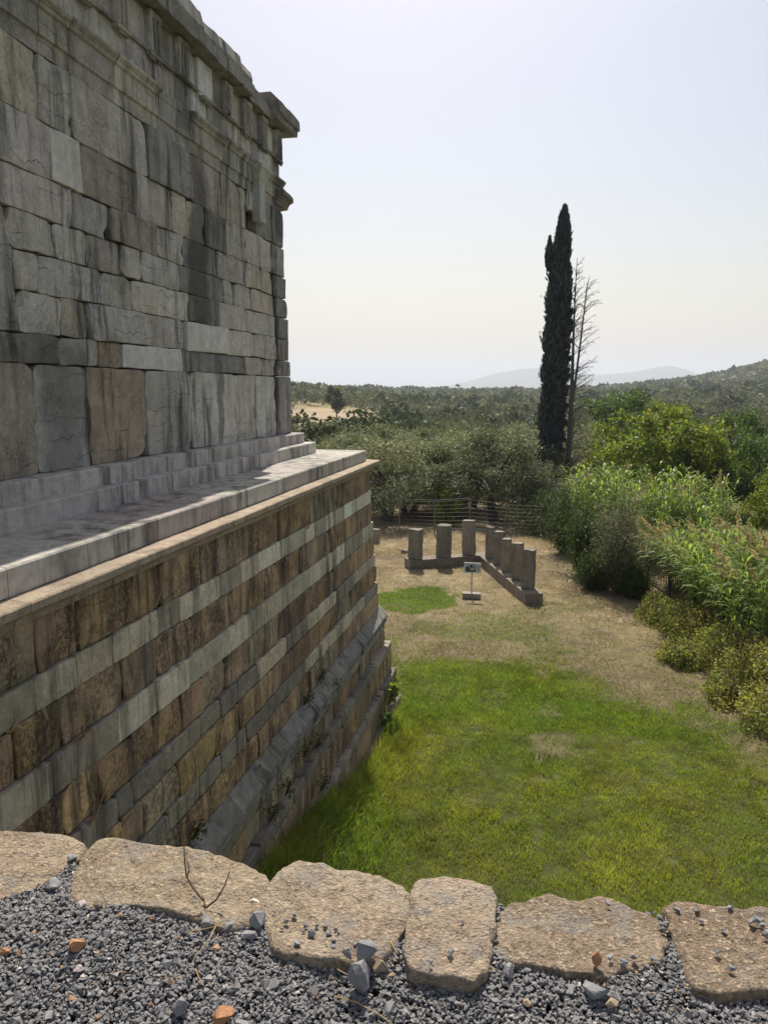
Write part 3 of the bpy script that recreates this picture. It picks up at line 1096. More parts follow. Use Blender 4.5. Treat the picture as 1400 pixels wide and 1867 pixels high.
obj('taenia', prof_mesh([(-0.02, 0), (0.045, 0.0), (0.05, 0.035), (-0.02, 0.04)], Y_NEAR + .6, 13.66, M['wall'], 77, jit=0.02, step=0.12),
    frieze, (XW, (Y_NEAR + .6 + 13.66) / 2, 3.965), (0.30, 0.28, 0.24))

# capital fragment in pale restored stone set against the corner
g = Geo()
g.box((-0.05, -0.13, -0.42), (0.085, 0.13, 0.22))
g.add([(0.085, -.13, .2), (0.085, .13, .2), (0.17, .24, .38), (0.17, -.24, .38), (-.05, -.13, .2), (-.05, .13, .2), (-.05, .24, .38), (-.05, -.24, .38)],
      Q=[(0, 1, 2, 3), (1, 5, 6, 2), (0, 3, 7, 4), (3, 2, 6, 7)])
g.box((-0.05, -0.25, 0.38), (0.18, 0.25, 0.44))
obj('capital_fragment', g.mesh('capital_fragment', M['restored']), upper, (XW + 0.03, joint_y(466, XW, 3.3), 3.14), (0.44, 0.43, 0.39))
# second capital on the corner, broken
seed_n[0] += 1
obj('corner_capital', prof_mesh([(-0.4, 0.0), (0.03, 0.0), (0.05, 0.05), (0.09, 0.12), (0.15, 0.17), (0.16, 0.24), (-0.4, 0.27)], 13.40, 13.95, M['cornice'], 3, jit=0.05, endjit=0.06),
    upper, (XW, 13.68, 3.20), (0.2, 0.18, 0.16))
seed_n[0] += 1
obj('corner_fragment', block_mesh(0.26, 0.42, 0.4, M['wall'], 5, rough=0.03, wob=0.03, corners=(.05, .1, .1, .03)), upper, (XW - 0.06, 13.70, 3.72), (0.18, 0.17, 0.16))

# roof cornice: heavy overhanging blocks, broken along the top
cj = extend_joints([joint_y(p, -4.58, 4.65) for p in (376, 417, 445, 466, 505)], Y_NEAR + 0.6, 0.8, 1.1)
cj = cj + [13.98]
tops = {-1: 4.86, -2: 4.74, -3: 4.84, -4: 4.90, -5: 4.88, -6: 4.93}
for i in range(len(cj) - 1):
    ya, yb = cj[i], cj[i + 1]
    k = i - (len(cj) - 1)
    zt = tops.get(k, 4.88 + srng.normal(0, 0.03))
    ov = {-2: 0.17, -1: 0.27, -3: 0.22}.get(k, 0.25) + srng.normal(0, 0.012)
    seed_n[0] += 1
    prof = [(-0.5, 4.42), (-0.02, 4.42), (0.02, 4.46), (ov - 0.03, 4.475 - 0.02), (ov - 0.03, 4.44), (ov, 4.44), (ov, 4.60), (ov - 0.035, 4.62), (ov - 0.03, 4.68),
            (ov - 0.07, zt - 0.05), (ov - 0.13, zt), (-0.5, zt + 0.02)]
    if k == -1:
        prof = [(-0.5, 4.45), (ov - 0.02, 4.45), (ov - 0.02, 4.55), (ov + 0.02, 4.56), (ov + 0.02, 4.72), (ov - 0.12, zt), (-0.5, zt)]
    prof = [(a_, b_ - 4.4) for a_, b_ in prof]
    me = prof_mesh(prof, ya + 0.004, yb - 0.004, M['cornice'], seed_n[0], jit=0.045 if k in (-2, -3) else 0.026, step=0.09, endjit=0.03)
    obj('cornice_block', me, roof_cornice, (XW, (ya + yb) / 2, 4.4), jitc((0.29, 0.27, 0.235), 0.1))

# two steps under the wall
for name, X, z0, z1, yend, px in (('step_block', -4.62, -1.005, -0.81, 14.22, (9, 145, 250, 306, 440, 512, 545)),
                                  ('step_block', -4.45, -1.21, -1.0, 14.41, (44, 178, 316, 384, 393, 452, 524, 560))):
    js = extend_joints([joint_y(p, X, (z0 + z1) / 2) for p in px], Y_NEAR + 0.6, 0.8, 1.2) + [yend]
    for i in range(len(js) - 1):
        seed_n[0] += 1
        h = z1 - z0
        prof = [(0.0, 0.002), (0.0, h - 0.012), (-0.012, h), (-0.5, h + 0.004), (-0.5, 0.002)]
        obj(name, prof_mesh(prof, js[i] + 0.003, js[i + 1] - 0.003, M['step'], seed_n[0], jit=0.004, step=0.2, endjit=0.002),
            steps, (X + srng.normal(0, 0.003), (js[i] + js[i + 1]) / 2, z0), jitc((0.45, 0.425, 0.385), 0.05))

# platform slabs
js = extend_joints([joint_y(p, -3.63, -1.3) for p in (14, 160, 268, 421, 520, 592)], Y_NEAR + 0.3, 1.0, 1.5) + [15.2]
for i in range(len(js) - 1):
    seed_n[0] += 1
    prof = [(0.0, 0.0), (0.0, 0.195), (-0.012, 0.21), (-1.4, 0.212), (-1.4, 0.0)]
    obj('platform_slab', prof_mesh(prof, js[i] + 0.003, js[i + 1] - 0.003, M['step'], seed_n[0], jit=0.004, step=0.2, endjit=0.002),
        platform, (-3.63 + srng.normal(0, 0.003), (js[i] + js[i + 1]) / 2, -1.42), jitc((0.43, 0.40, 0.355), 0.07))

# podium cornice
js = extend_joints([joint_y(p, -3.42, -1.45) for p in (60, 235, 415, 530, 625)], Y_NEAR + 0.3, 1.1, 1.6) + [15.58]
for i in range(len(js) - 1):
    seed_n[0] += 1
    prof = [(-0.30, 0.0), (-0.155, 0.0), (-0.15, 0.045), (-0.10, 0.065), (-0.07, 0.10), (-0.015, 0.12), (0.0, 0.13), (0.0, 0.185), (-0.01, 0.197), (-0.24, 0.207), (-0.30, 0.207)]
    obj('cornice_block', prof_mesh(prof, js[i] + 0.003, js[i + 1] - 0.003, M['cornice'], seed_n[0], jit=0.007, step=0.16, endjit=0.004),
        pod_cornice, (-3.425, (js[i] + js[i + 1]) / 2, -1.632), jitc((0.36, 0.29, 0.21), 0.07))

# podium courses, battered: each lower course stands a little further out
PZ = [-1.62, -2.055, -2.7, -3.4, -4.0, -4.576, -4.93, -5.368, -6.005, -6.639, -7.6]
PX = [-3.60, -3.582, -3.546, -3.523, -3.471, -3.452, -3.36, -3.213, -3.12, -3.036, -2.98]


def pod_x(z):
    return float(np.interp(-z, [-q for q in PZ], PX))


COURSES = [  # top, bottom, kind, face x, joint columns
    (-1.632, -2.055, 'b', -3.595, (68, 143, 243, 291, 366, 427, 470, 507, 564, 614, 657)),
    (-2.055, -2.316, 'w', -3.575, (-10, 64, 140, 206, 288, 328, 390, 401, 440, 473, 520, 557, 574, 594, 610, 627, 643, 657)),
    (-2.316, -2.712, 'b', -3.565, (30, 114, 226, 285, 350, 426, 456, 483, 506, 548, 600, 616, 657)),
    (-2.712, -3.015, 'w', -3.54, (96, 217, 286, 343, 403, 431, 451, 479, 523, 566, 598, 614, 630, 661)),
    (-3.015, -3.405, 'b', -3.53, (118, 183, 244, 280, 330, 371, 414, 455, 507, 554, 568, 593, 607, 640, 668)),
    (-3.405, -3.65, 'g', -3.505, (214, 243, 300, 367, 404, 433, 470, 523, 560, 582, 613, 645)),
    (-3.65, -4.008, 'b', -3.49, (226, 262, 326, 393, 436, 465, 497, 545, 580, 612, 640)),
    (-4.008, -4.24, 'g', -3.462, (310, 366, 405, 451, 511, 559, 583, 600, 640, 665)),
    (-4.24, -4.576, 'b', -3.455, (330, 385, 433, 470, 500, 546, 566, 614, 650)),
    (-4.95, -5.09, 'g', -3.34, (477, 531, 573, 600, 640)),
    (-5.09, -5.368, 'b', -3.335, (500, 545, 590, 610, 655)),
    (-5.368, -5.54, 'g', -3.213, (520, 537, 573, 631, 648, 680)),
    (-5.54, -6.005, 'b', -3.205, (500, 540, 570, 600, 640, 690)),
    (-6.005, -6.17, 'g', -3.12, (540, 570, 612, 640, 670, 700)),
    (-6.17, -6.639, 'b', -3.112, (560, 596, 620, 640, 690)),
    (-6.639, -6.80, 'g', -3.036, (590, 627, 660, 690)),
    (-6.80, -7.6, 'b', -3.03, (600, 640, 680)),
]
for ci, (zt, zb, kind, X, px) in enumerate(COURSES):
    zm = (zt + zb) / 2
    js = extend_joints([joint_y(p, X, zm) for p in px], Y_NEAR + 0.3, 0.55, 1.0)
    js = [j for j in js if j < 15.37 + (X + 3.6) - 0.15] + [15.37 + (X + 3.6)]
    spc = {}
    if ci == 3:
        spc = {}
    if kind == 'b':
        lay(podium, 'podium_block', X, js, zb, zt, BROWNS, 'brown', gap=0.004, depth=0.26, rough=0.022, bev=0.010, wob=0.016, chip=0.025, cj=0.16, bites=2)
    elif kind == 'w':
        lay(podium, 'podium_block', X, js, zb, zt, PALES, 'grey', gap=0.003, depth=0.26, rough=0.006, bev=0.006, wob=0.005, chip=0.012, big_chip=0.15, skew=0.006, cj=0.24)
    else:
        lay(podium, 'podium_block', X, js, zb, zt, SLATE + PALES[3:] if ci < 9 else SLATE, 'grey', gap=0.005, depth=0.28, rough=0.014, bev=0.012, wob=0.012, chip=0.025)
# moulded course at the foot of the upper podium
js = extend_joints([joint_y(p, -3.37, -4.68) for p in (380, 430, 486, 499, 520, 546, 566, 606, 629, 655)], Y_NEAR + 0.5, 0.7, 1.1)
js = [j for j in js if j < 15.4] + [15.66]
for i in range(len(js) - 1):
    seed_n[0] += 1
    dx = srng.normal(0, 0.006) + (0.03 if i == len(js) - 5 else 0)
    prof = [(-0.16, 0.0), (0.0, -0.185), (0.004, -0.225), (-0.03, -0.235), (-0.035, -0.26), (-0.012, -0.275), (-0.012, -0.33), (-0.05, -0.372), (-0.4, -0.372), (-0.4, 0.0)]
    obj('moulding_block', prof_mesh(prof[::-1], js[i] + 0.004, js[i + 1] - 0.004, M['grey'], seed_n[0], jit=0.01, step=0.14, endjit=0.006),
        moulding, (-3.293 + dx, (js[i] + js[i + 1]) / 2, -4.578), jitc((0.25, 0.235, 0.205), 0.10))

# ------------------------------------------------------------------ terrace in front, gravel, coping stones
GZ = -1.60


def terrace():
    g = Geo()
    # terrace body behind the coping line (line square to the view)
    ax = np.array([math.cos(R(7.5)), math.sin(R(7.5))])
    c0 = np.array([-0.3, 1.99])
    p0, p1 = c0 - ax * 3.0, c0 + ax * 8.0
    q0, q1 = np.array([p0[0], -6.0]), np.array([p1[0], -6.0])
    t = [(*p0, GZ - .02), (*p1, GZ - .02), (*q1, GZ - .02), (*q0, GZ - .02)]
    bt = [(x, y, -7.6) for x, y, _ in t]
    g.add(t + bt, Q=[(3, 2, 1, 0), (0, 1, 5, 4), (1, 2, 6, 5), (2, 3, 7, 6), (3, 0, 4, 7), (4, 5, 6, 7)])
    tag(obj('terrace', g.mesh('terrace', M['terrace'])), kind='structure')


M['terrace'] = plain('gravel_bed', (0.19, 0.183, 0.176), 0.95, 0, 120, 0.6, 1.0)
terrace()

COPING = [
    ('broad flat coping stone at the left end of the parapet', -1.50, (0.40, 0.31, 0.22),
     [(-170, 1496), (-60, 1505), (0, 1513), (60, 1516), (130, 1525), (160, 1538), (140, 1565), (105, 1592), (70, 1615), (0, 1640), (-80, 1664), (-190, 1690)]),
    ('largest rounded coping stone with a dry twig growing before it', -1.49, (0.37, 0.29, 0.20),
     [(168, 1541), (185, 1532), (210, 1528), (300, 1537), (355, 1547), (400, 1553), (445, 1570), (478, 1590), (496, 1608), (492, 1630), (475, 1655), (460, 1680), (430, 1692),
      (400, 1690), (365, 1672), (330, 1662), (290, 1656), (230, 1650), (150, 1656), (128, 1630), (135, 1590), (148, 1562)]),
    ('coping stone with small grey pebbles lying on its face', -1.49, (0.41, 0.325, 0.235),
     [(500, 1603), (515, 1583), (535, 1573), (600, 1581), (660, 1590), (700, 1602), (730, 1617), (746, 1632), (742, 1660), (733, 1690), (712, 1722), (692, 1745), (645, 1748),
      (600, 1742), (545, 1738), (500, 1728), (486, 1690), (476, 1655), (486, 1630)]),
    ('narrow upright-looking coping stone in the middle of the parapet', -1.485, (0.40, 0.315, 0.23),
     [(754, 1606), (766, 1594), (810, 1597), (860, 1604), (892, 1614), (905, 1632), (905, 1680), (898, 1730), (888, 1765), (858, 1780), (800, 1770), (750, 1760), (740, 1735), (743, 1680), (748, 1640)]),
    ('coping stone with a broken yellowish back edge and an orange shard on it', -1.50, (0.33, 0.255, 0.18),
     [(914, 1662), (935, 1645), (965, 1638), (995, 1632), (1040, 1638), (1085, 1634), (1120, 1640), (1155, 1656), (1200, 1674), (1214, 1700), (1222, 1722), (1205, 1748), (1150, 1768), (1100, 1776),
      (1050, 1772), (1000, 1764), (940, 1752), (914, 1735), (906, 1700)]),
    ('dark coping stone at the right end of the parapet', -1.49, (0.30, 0.225, 0.155),
     [(1212, 1655), (1228, 1642), (1280, 1648), (1340, 1653), (1400, 1656), (1500, 1664), (1620, 1680), (1640, 1810), (1500, 1806), (1400, 1797), (1320, 1805), (1272, 1796), (1252, 1765), (1230, 1705)]),
]


def coping_mesh(poly, zt, seed):
    P = np.array([at_z(x, y, zt) for x, y in poly])
    c = P.mean(0)
    P = P - c
    # resample the outline
    Pc = np.vstack([P, P[:1]])
    seg = np.r_[0, np.cumsum(np.linalg.norm(np.diff(Pc[:, :2], axis=0), axis=1))]
    n = 88
    s = np.linspace(0, seg[-1], n, endpoint=False)
    O = np.stack([np.interp(s, seg, Pc[:, 0]), np.interp(s, seg, Pc[:, 1])], -1)
    off = np.random.default_rng(seed).uniform(-30, 30, 3)
    rings = [(1.03, -0.36), (1.03, -0.14), (1.028, -0.03), (1.022, -0.012), (1.008, -0.004), (0.97, -0.001)] + [(q, 0.0) for q in np.linspace(0.9, 0.06, 16)]
    V = []
    for k, (sc, dz) in enumerate(rings):
        xy = O * sc
        Q3 = np.concatenate([xy, np.full((n, 1), dz)], 1) + off
        nz = 0.016 * fnoise(Q3 * 7, seed, 4) + 0.010 * fnoise(Q3 * 28, seed + 4, 3)
        nr = 0.018 * fnoise(Q3 * 9, seed + 8, 4) + 0.010 * fnoise(Q3 * 40, seed + 9, 2)
        rad = xy / (np.linalg.norm(xy, axis=1)[:, None] + 1e-6)
        if k < 6:
            xy = xy + rad * nr[:, None]
        V.append(np.concatenate([xy, (dz + nz * (0.35 if k < 2 else 1))[:, None]], 1))
    V = np.concatenate(V + [np.array([[0, 0, 0.0]])])
    j = np.arange(n)
    Q = np.concatenate([np.stack([k * n + j, k * n + (j + 1) % n, (k + 1) * n + (j + 1) % n, (k + 1) * n + j], -1) for k in range(len(rings) - 1)])
    m = (len(rings) - 1) * n
    T = np.stack([np.full(n, len(V) - 1), m + j, m + (j + 1) % n], -1)
    # orientation: outline runs clockwise seen from above -> flip
    return mesh_np('coping_stone', V, [T[:, ::-1], Q[:, ::-1]], M['coping'], True), c


COPING_POLY = []
for i, (lab, zt, colr, poly) in enumerate(COPING):
    me, c = coping_mesh(poly, zt, 300 + i)
    tag(obj('coping_stone', me, None, c, colr), lab, 'coping stone', 'coping stones along the terrace edge')
    COPING_POLY.append(np.array([at_z(x, y, zt)[:2] for x, y in poly]))


def inside(poly, x, y):
    c = np.zeros(len(x), bool)
    n = len(poly)
    for i in range(n):
        x0, y0 = poly[i]
        x1, y1 = poly[(i + 1) % n]
        cond = ((y0 > y) != (y1 > y)) & (x < (x1 - x0) * (y - y0) / (y1 - y0 + 1e-12) + x0)
        c ^= cond
    return c


OCTA = np.array([(0.75, 0.5, -0.35), (-0.75, 0.5, -0.35), (0, -0.85, -0.35), (-0.7, -0.5, 0.4), (0.7, -0.5, 0.4), (0.0, 0.8, 0.4)])
OCTT = np.array([(0, 2, 1), (3, 4, 5), (0, 5, 4), (0, 4, 2), (2, 4, 3), (2, 3, 1), (1, 3, 5), (1, 5, 0)])
CUBE = np.array([(-1, -1, -1), (1, -1, -1), (1, 1, -1), (-1, 1, -1), (-1, -1, 1), (1, -1, 1), (1, 1, 1), (-1, 1, 1)], float) * 0.55
CUBQ = np.array([(3, 2, 1, 0), (4, 5, 6, 7), (0, 1, 5, 4), (1, 2, 6, 5), (2, 3, 7, 6), (3, 0, 4, 7)])


def gravel_z(x, y):
    x, y = np.asarray(x, float), np.asarray(y, float)
    lim = 2.02 + (x + 0.3) * math.tan(R(7.5))
    return GZ - 0.01 + 0.095 * smooth(lim - 0.6, lim - 0.1, y) + 0.018 * fnoise(np.stack([x * 4, y * 4, x * 0], -1), 7, 3)


def make_gravel():
    r_ = np.random.default_rng(5)
    groups = []
    # dense zone in view, sparse apron around it
    for (x0, x1, y0, y1, N, smin, smax) in ((-1.65, 1.1, 1.36, 2.32, 90000, 0.0026, 0.0066), (-3.0, 3.2, 0.6, 2.75, 9000, 0.010, 0.018)):
        x, y = r_.uniform(x0, x1, N), r_.uniform(y0, y1, N)
        s = r_.uniform(smin, smax, N) * np.where(r_.uniform(0, 1, N) < 0.05, 1.8, 1.0)
        if N < 20000:
            out_ = (x < -1.6) | (x > 1.05) | (y < 1.4)
            x, y, s = x[out_], y[out_], s[out_]
        groups.append((x, y, s))
    x = np.concatenate([g[0] for g in groups])
    y = np.concatenate([g[1] for g in groups])
    s = np.concatenate([g[2] for g in groups])
    # behind the coping line nothing lies but the gaps between the stones
    lim = 2.02 + (x + 0.3) * math.tan(R(7.5))
    ok = y < lim + np.where(x < -0.95, 0.14, 0.04)
    for p in COPING_POLY:
        c = p.mean(0)
        ok &= ~inside(c + (p - c) * 1.01, x, y)
    x, y, s, lim = x[ok], y[ok], s[ok], lim[ok]
    n = len(x)
    z = gravel_z(x, y) + 0.004 + r_.uniform(0.0, 0.013, n)
    J = OCTA[None] + r_.uniform(-0.34, 0.34, (n, 6, 3))
    J *= r_.uniform(0.7, 1.2, (n, 1, 3)) * np.array([1.15, 1.05, 0.85])
    a = r_.uniform(0, 2 * np.pi, n)
    t = r_.normal(0, 0.5, n)
    ca, sa, ct, st = np.cos(a), np.sin(a), np.cos(t), np.sin(t)
    X, Y, Z = J[..., 0], J[..., 1], J[..., 2]
    Y, Z = Y * ct[:, None] - Z * st[:, None], Y * st[:, None] + Z * ct[:, None]
    X, Y = X * ca[:, None] - Y * sa[:, None], X * sa[:, None] + Y * ca[:, None]
    V = np.stack([X, Y, Z], -1) * (s * 1.25)[:, None, None] + np.stack([x, y, z], -1)[:, None, :]
    Q = (np.arange(n)[:, None, None] * 6 + OCTT[None]).reshape(-1, 3)
    base = np.array([0.198, 0.19, 0.184])
    col = base * r_.uniform(0.82, 1.15, (n, 1))
    pick = r_.uniform(0, 1, n)
    col = np.where((pick < 0.03)[:, None], np.array([0.38, 0.35, 0.31]), col)
    col = np.where(((pick > 0.03) & (pick < 0.05))[:, None], np.array([0.30, 0.19, 0.11]), col)
    o = obj('gravel', mesh_np('gravel', V.reshape(-1, 3), Q, M['pebble'], False, np.repeat(col, 6, axis=0)))
    tag(o, 'blue grey crushed gravel spread over the terrace', 'gravel', kind='stuff')


make_gravel()


def rock_mesh(seed, mat, sx, sy, sz, n=30):
    r_ = np.random.default_rng(seed)
    import bmesh
    bm = bmesh.new()
    for _ in range(n):
        v = r_.normal(0, 1, 3)
        v /= np.linalg.norm(v)
        v *= r_.uniform(0.82, 1.05)
        bm.verts.new((v[0] * sx / 2, v[1] * sy / 2, v[2] * sz / 2))
    bmesh.ops.convex_hull(bm, input=bm.verts)
    me = bpy.data.meshes.new('rock')
    bm.to_mesh(me)
    bm.free()
    me.materials.append(mat)
    return me


ROCKS = [  # label, px, py (foot), width px, height px, material, name
    ('biggest upright grey rock leaning in front of the pebbled coping stone', 659, 1802, 62, 62, 'rock_grey', 'rock'),
    ('grey wedge of rock lying on the front edge of the pebbled coping stone', 668, 1744, 40, 40, 'rock_grey', 'rock'),
    ('small dark grey rock left of the biggest upright rock', 632, 1770, 26, 34, 'rock_grey', 'rock'),
    ('flat tan and grey rock right of the biggest upright rock', 693, 1782, 34, 24, 'rock_tan', 'rock'),
    ('large angular grey rock in the gap beside the dry twig stone', 472, 1712, 40, 40, 'rock_grey', 'rock'),
    ('pale grey flat rock beside the large angular rock in the gap', 456, 1730, 36, 20, 'rock_grey', 'rock'),
    ('light grey rock at the foot of the dry twig', 382, 1706, 36, 28, 'rock_grey', 'rock'),
    ('small grey rock between the dry twig and the gap', 420, 1716, 26, 20, 'rock_grey', 'rock'),
    ('grey rock in the gravel channel between the two leftmost stones', 101, 1638, 30, 22, 'rock_grey', 'rock'),
    ('dark pebble high in the gravel channel between the two leftmost stones', 134, 1586, 22, 14, 'rock_grey', 'rock'),
    ('orange brick shard alone on the gravel at left', 142, 1750, 32, 28, 'rock_orange', 'brick_shard'),
    ('brown and orange brick shard at the bottom edge of the gravel', 408, 1862, 44, 44, 'rock_orange', 'brick_shard'),
    ('orange shard standing on the broken yellowish coping stone', 1087, 1758, 22, 30, 'rock_orange', 'brick_shard'),
    ('small orange pebble at the far left edge of the gravel', 10, 1750, 22, 14, 'rock_orange', 'brick_shard'),
    ('rounded tan pebble below the largest coping stone', 183, 1684, 20, 20, 'rock_tan', 'rock'),
    ('pinkish flat pebble beside the rounded tan pebble', 151, 1680, 22, 12, 'rock_pink', 'rock'),
    ('white pebble near the orange shard at left', 143, 1780, 20, 12, 'rock_pink', 'rock'),
    ('flat light grey rock below the narrow coping stone', 928, 1790, 34, 22, 'rock_grey', 'rock'),
    ('long grey rock on the gravel under the broken coping stone', 1086, 1822, 46, 26, 'rock_grey', 'rock'),
    ('dark brown rock in the gravel beside the long grey rock', 1114, 1840, 26, 18, 'rock_tan', 'rock'),
    ('small tan pebble at right on the gravel', 961, 1834, 20, 13, 'rock_tan', 'rock'),
    ('dark upright rock half buried at the lower left gravel', 327, 1838, 30, 40, 'rock_grey', 'rock'),
    ('grey flat rock left of the brown shard at bottom', 440, 1864, 30, 24, 'rock_grey', 'rock'),
]
for i, (lab, px, py, wpx, hpx, mt, nm) in enumerate(ROCKS):
    onstone = 'coping stone' in lab and ('lying on' in lab or 'standing on' in lab)
    p = at_z(px, py, -1.49 if onstone else GZ + 0.06)
    if not onstone:
        p[2] = max(float(gravel_z(p[0], p[1])), GZ) + 0.012
    sc = np.linalg.norm(p) / FPX
    w, h = wpx * sc * 0.92, hpx * sc * 0.8
    me = rock_mesh(700 + i, M[mt], w, w * random.uniform(0.7, 1.0), h * 1.15, 16)
    o = obj(nm, me, None, p + np.array([0, 0, h * 0.36]))
    o.rotation_euler = (0, 0, random.uniform(0, 6))
    tag(o, lab, 'rock' if nm == 'rock' else 'brick shard', 'loose rocks on the terrace gravel' if nm == 'rock' else 'orange brick shards on the terrace')

ORD = ['leftmost', 'second from left', 'third from left', 'fourth from left', 'fifth from left', 'sixth from left', 'seventh from left', 'eighth from left', 'ninth from left',
       'tenth from left', 'eleventh from left', 'twelfth from left', 'thirteenth from left', 'fourteenth from left', 'rightmost']


def order(items):
    items = sorted(items, key=lambda q: (q[0], q[1]))
    return [(ORD[-1] if k == len(items) - 1 else ORD[k], *q) for k, q in enumerate(items)]


# pebbles lying on the pebbled coping stone and its neighbours
for i, (nth, px, py, wpx) in enumerate(order([(538, 1670, 13), (522, 1682, 11), (514, 1695, 9), (557, 1690, 12), (569, 1704, 18), (577, 1690, 8), (593, 1689, 11), (600, 1704, 13),
                                   (609, 1716, 10), (608, 1728, 9), (612, 1698, 9), (543, 1722, 14), (648, 1723, 8), (553, 1700, 8), (617, 1702, 7)])):
    p = at_z(px, py, -1.487)
    w = wpx * np.linalg.norm(p) / FPX
    o = obj('pebble', rock_mesh(800 + i, M['rock_grey'], w, w * 0.9, w * 0.75, 14), None, p + np.array([0, 0, w * 0.25]))
    tag(o, nth + ' of the small dark pebbles on the pebbled coping stone', 'pebble', 'pebbles lying on the third coping stone')
for i, (nth, px, py, wpx) in enumerate(order([(821, 1737, 12), (820, 1743, 9), (841, 1683, 10), (785, 1755, 9)])):
    p = at_z(px, py, -1.482)
    w = wpx * np.linalg.norm(p) / FPX
    o = obj('pebble', rock_mesh(820 + i, M['rock_grey'], w, w * 0.9, w * 0.75, 14), None, p + np.array([0, 0, w * 0.25]))
    tag(o, nth + ' of the small pebbles on the narrow middle coping stone', 'pebble', 'pebbles lying on the middle coping stone')
for i, (nth, px, py, wpx) in enumerate(order([(1111, 1749, 12), (1136, 1755, 14), (1155, 1748, 12), (1190, 1750, 13), (1208, 1696, 12), (1204, 1686, 11), (1108, 1650, 12), (1135, 1760, 11)])):
    p = at_z(px, py, -1.492)
    w = wpx * np.linalg.norm(p) / FPX
    o = obj('pebble', rock_mesh(840 + i, M['rock_grey'], w, w * 0.9, w * 0.7, 14), None, p + np.array([0, 0, w * 0.22]))
    tag(o, nth + ' of the small pebbles on the broken yellowish coping stone', 'pebble', 'pebbles lying on the broken coping stone')
for i, (nth, px, py, wpx) in enumerate(order([(1233, 1662, 13), (1270, 1662, 9), (1278, 1682, 9), (1318, 1699, 10), (1372, 1684, 18), (1384, 1680, 14), (1395, 1704, 14), (1306, 1737, 10), (1332, 1768, 13), (1330, 1657, 10), (1389, 1690, 12)])):
    p = at_z(px, py, -1.482)
    w = wpx * np.linalg.norm(p) / FPX
    o = obj('pebble', rock_mesh(860 + i, M['rock_grey'], w, w * 0.9, w * 0.7, 14), None, p + np.array([0, 0, w * 0.22]))
    tag(o, nth + ' of the small pebbles on the dark right-hand coping stone', 'pebble', 'pebbles lying on the right coping stone')


# thin plants and straws on the terrace
def px_path(pts, z0, lift):
    """points on the terrace lifted by given heights"""
    out = []
    foot = at_z(*pts[0], z0)
    for (x, y), h in zip(pts, lift):
        d = ray(x, y)
        t = (foot[1] + 0.02 * h * 10) / d[1]
        out.append(d * t)
    return np.array(out)


tw = empty('dry_twig', at_z(376, 1674, GZ + 0.085))
tag(tw, 'leafless brown twig plant rooted in gravel before the largest coping stone', 'twig')
g = Geo()
base = WLOC[tw.name]
for pts in ([(376, 1674), (374, 1650), (371, 1635)], [(371, 1642), (352, 1618), (340, 1596), (337, 1565), (336, 1540)], [(340, 1600), (345, 1588), (343, 1570)],
            [(376, 1655), (395, 1640), (410, 1615), (419, 1588)], [(372, 1640), (369, 1632)]):
    P = np.array([at_y(x, y, base[1] + 0.015 * k) for k, (x, y) in enumerate(pts)]) - base
    g.tube(P, np.linspace(0.0035, 0.0014, len(P)), 5)
obj('stem', g.mesh('stem', M['twig']), tw, base)
sh = empty('snail_shell', at_z(464, 1662, -1.53))
g = Geo()
th = np.linspace(0, 2 * math.pi * 1.9, 34)
P = np.stack([np.cos(th) * (0.016 - 0.0055 * th / 6), th * 0.0009, np.sin(th) * (0.016 - 0.0055 * th / 6)], -1)
g.tube(P, np.linspace(0.006, 0.002, 34), 7)
obj('shell', g.mesh('shell', M['shell'], True), sh, WLOC[sh.name] + np.array([0, 0, 0.02]))
tag(sh, 'small curled white snail shell in the gap between coping stones', 'snail shell')
for lab, pts in (('long pale straw lying across the gravel at bottom centre', [(610, 1812), (650, 1822), (690, 1840), (725, 1858), (745, 1866)]),
                 ('short pale straw on the gravel left of centre', [(357, 1775), (364, 1788), (372, 1799)]),
                 ('dry straw lying from the gap towards the left gravel', [(345, 1716), (375, 1712), (415, 1706), (455, 1703)]),
                 ('pale straw crossing below the dry twig stone', [(396, 1706), (385, 1725), (368, 1745), (354, 1760)]),
                 ('short straw in the gravel channel at left', [(70, 1642), (84, 1628), (97, 1617)]),
                 ('pale stick in the gravel right of the pebbled coping stone', [(711, 1736), (718, 1747), (725, 1757)]),
                 ('thin straw across the gravel below the pebbled coping stone', [(615, 1776), (630, 1783), (640, 1785)])):
    P = np.array([at_z(x, y, GZ + 0.075) for x, y in pts])
    P[:, 2] = gravel_z(P[:, 0], P[:, 1]) + 0.03
    c = P[0]
    g = Geo().tube(P - c, np.linspace(0.0018, 0.001, len(P)), 5)
    tag(obj('straw', g.mesh('straw', M['straw']), None, c), lab, 'straw', 'straws on the terrace gravel')


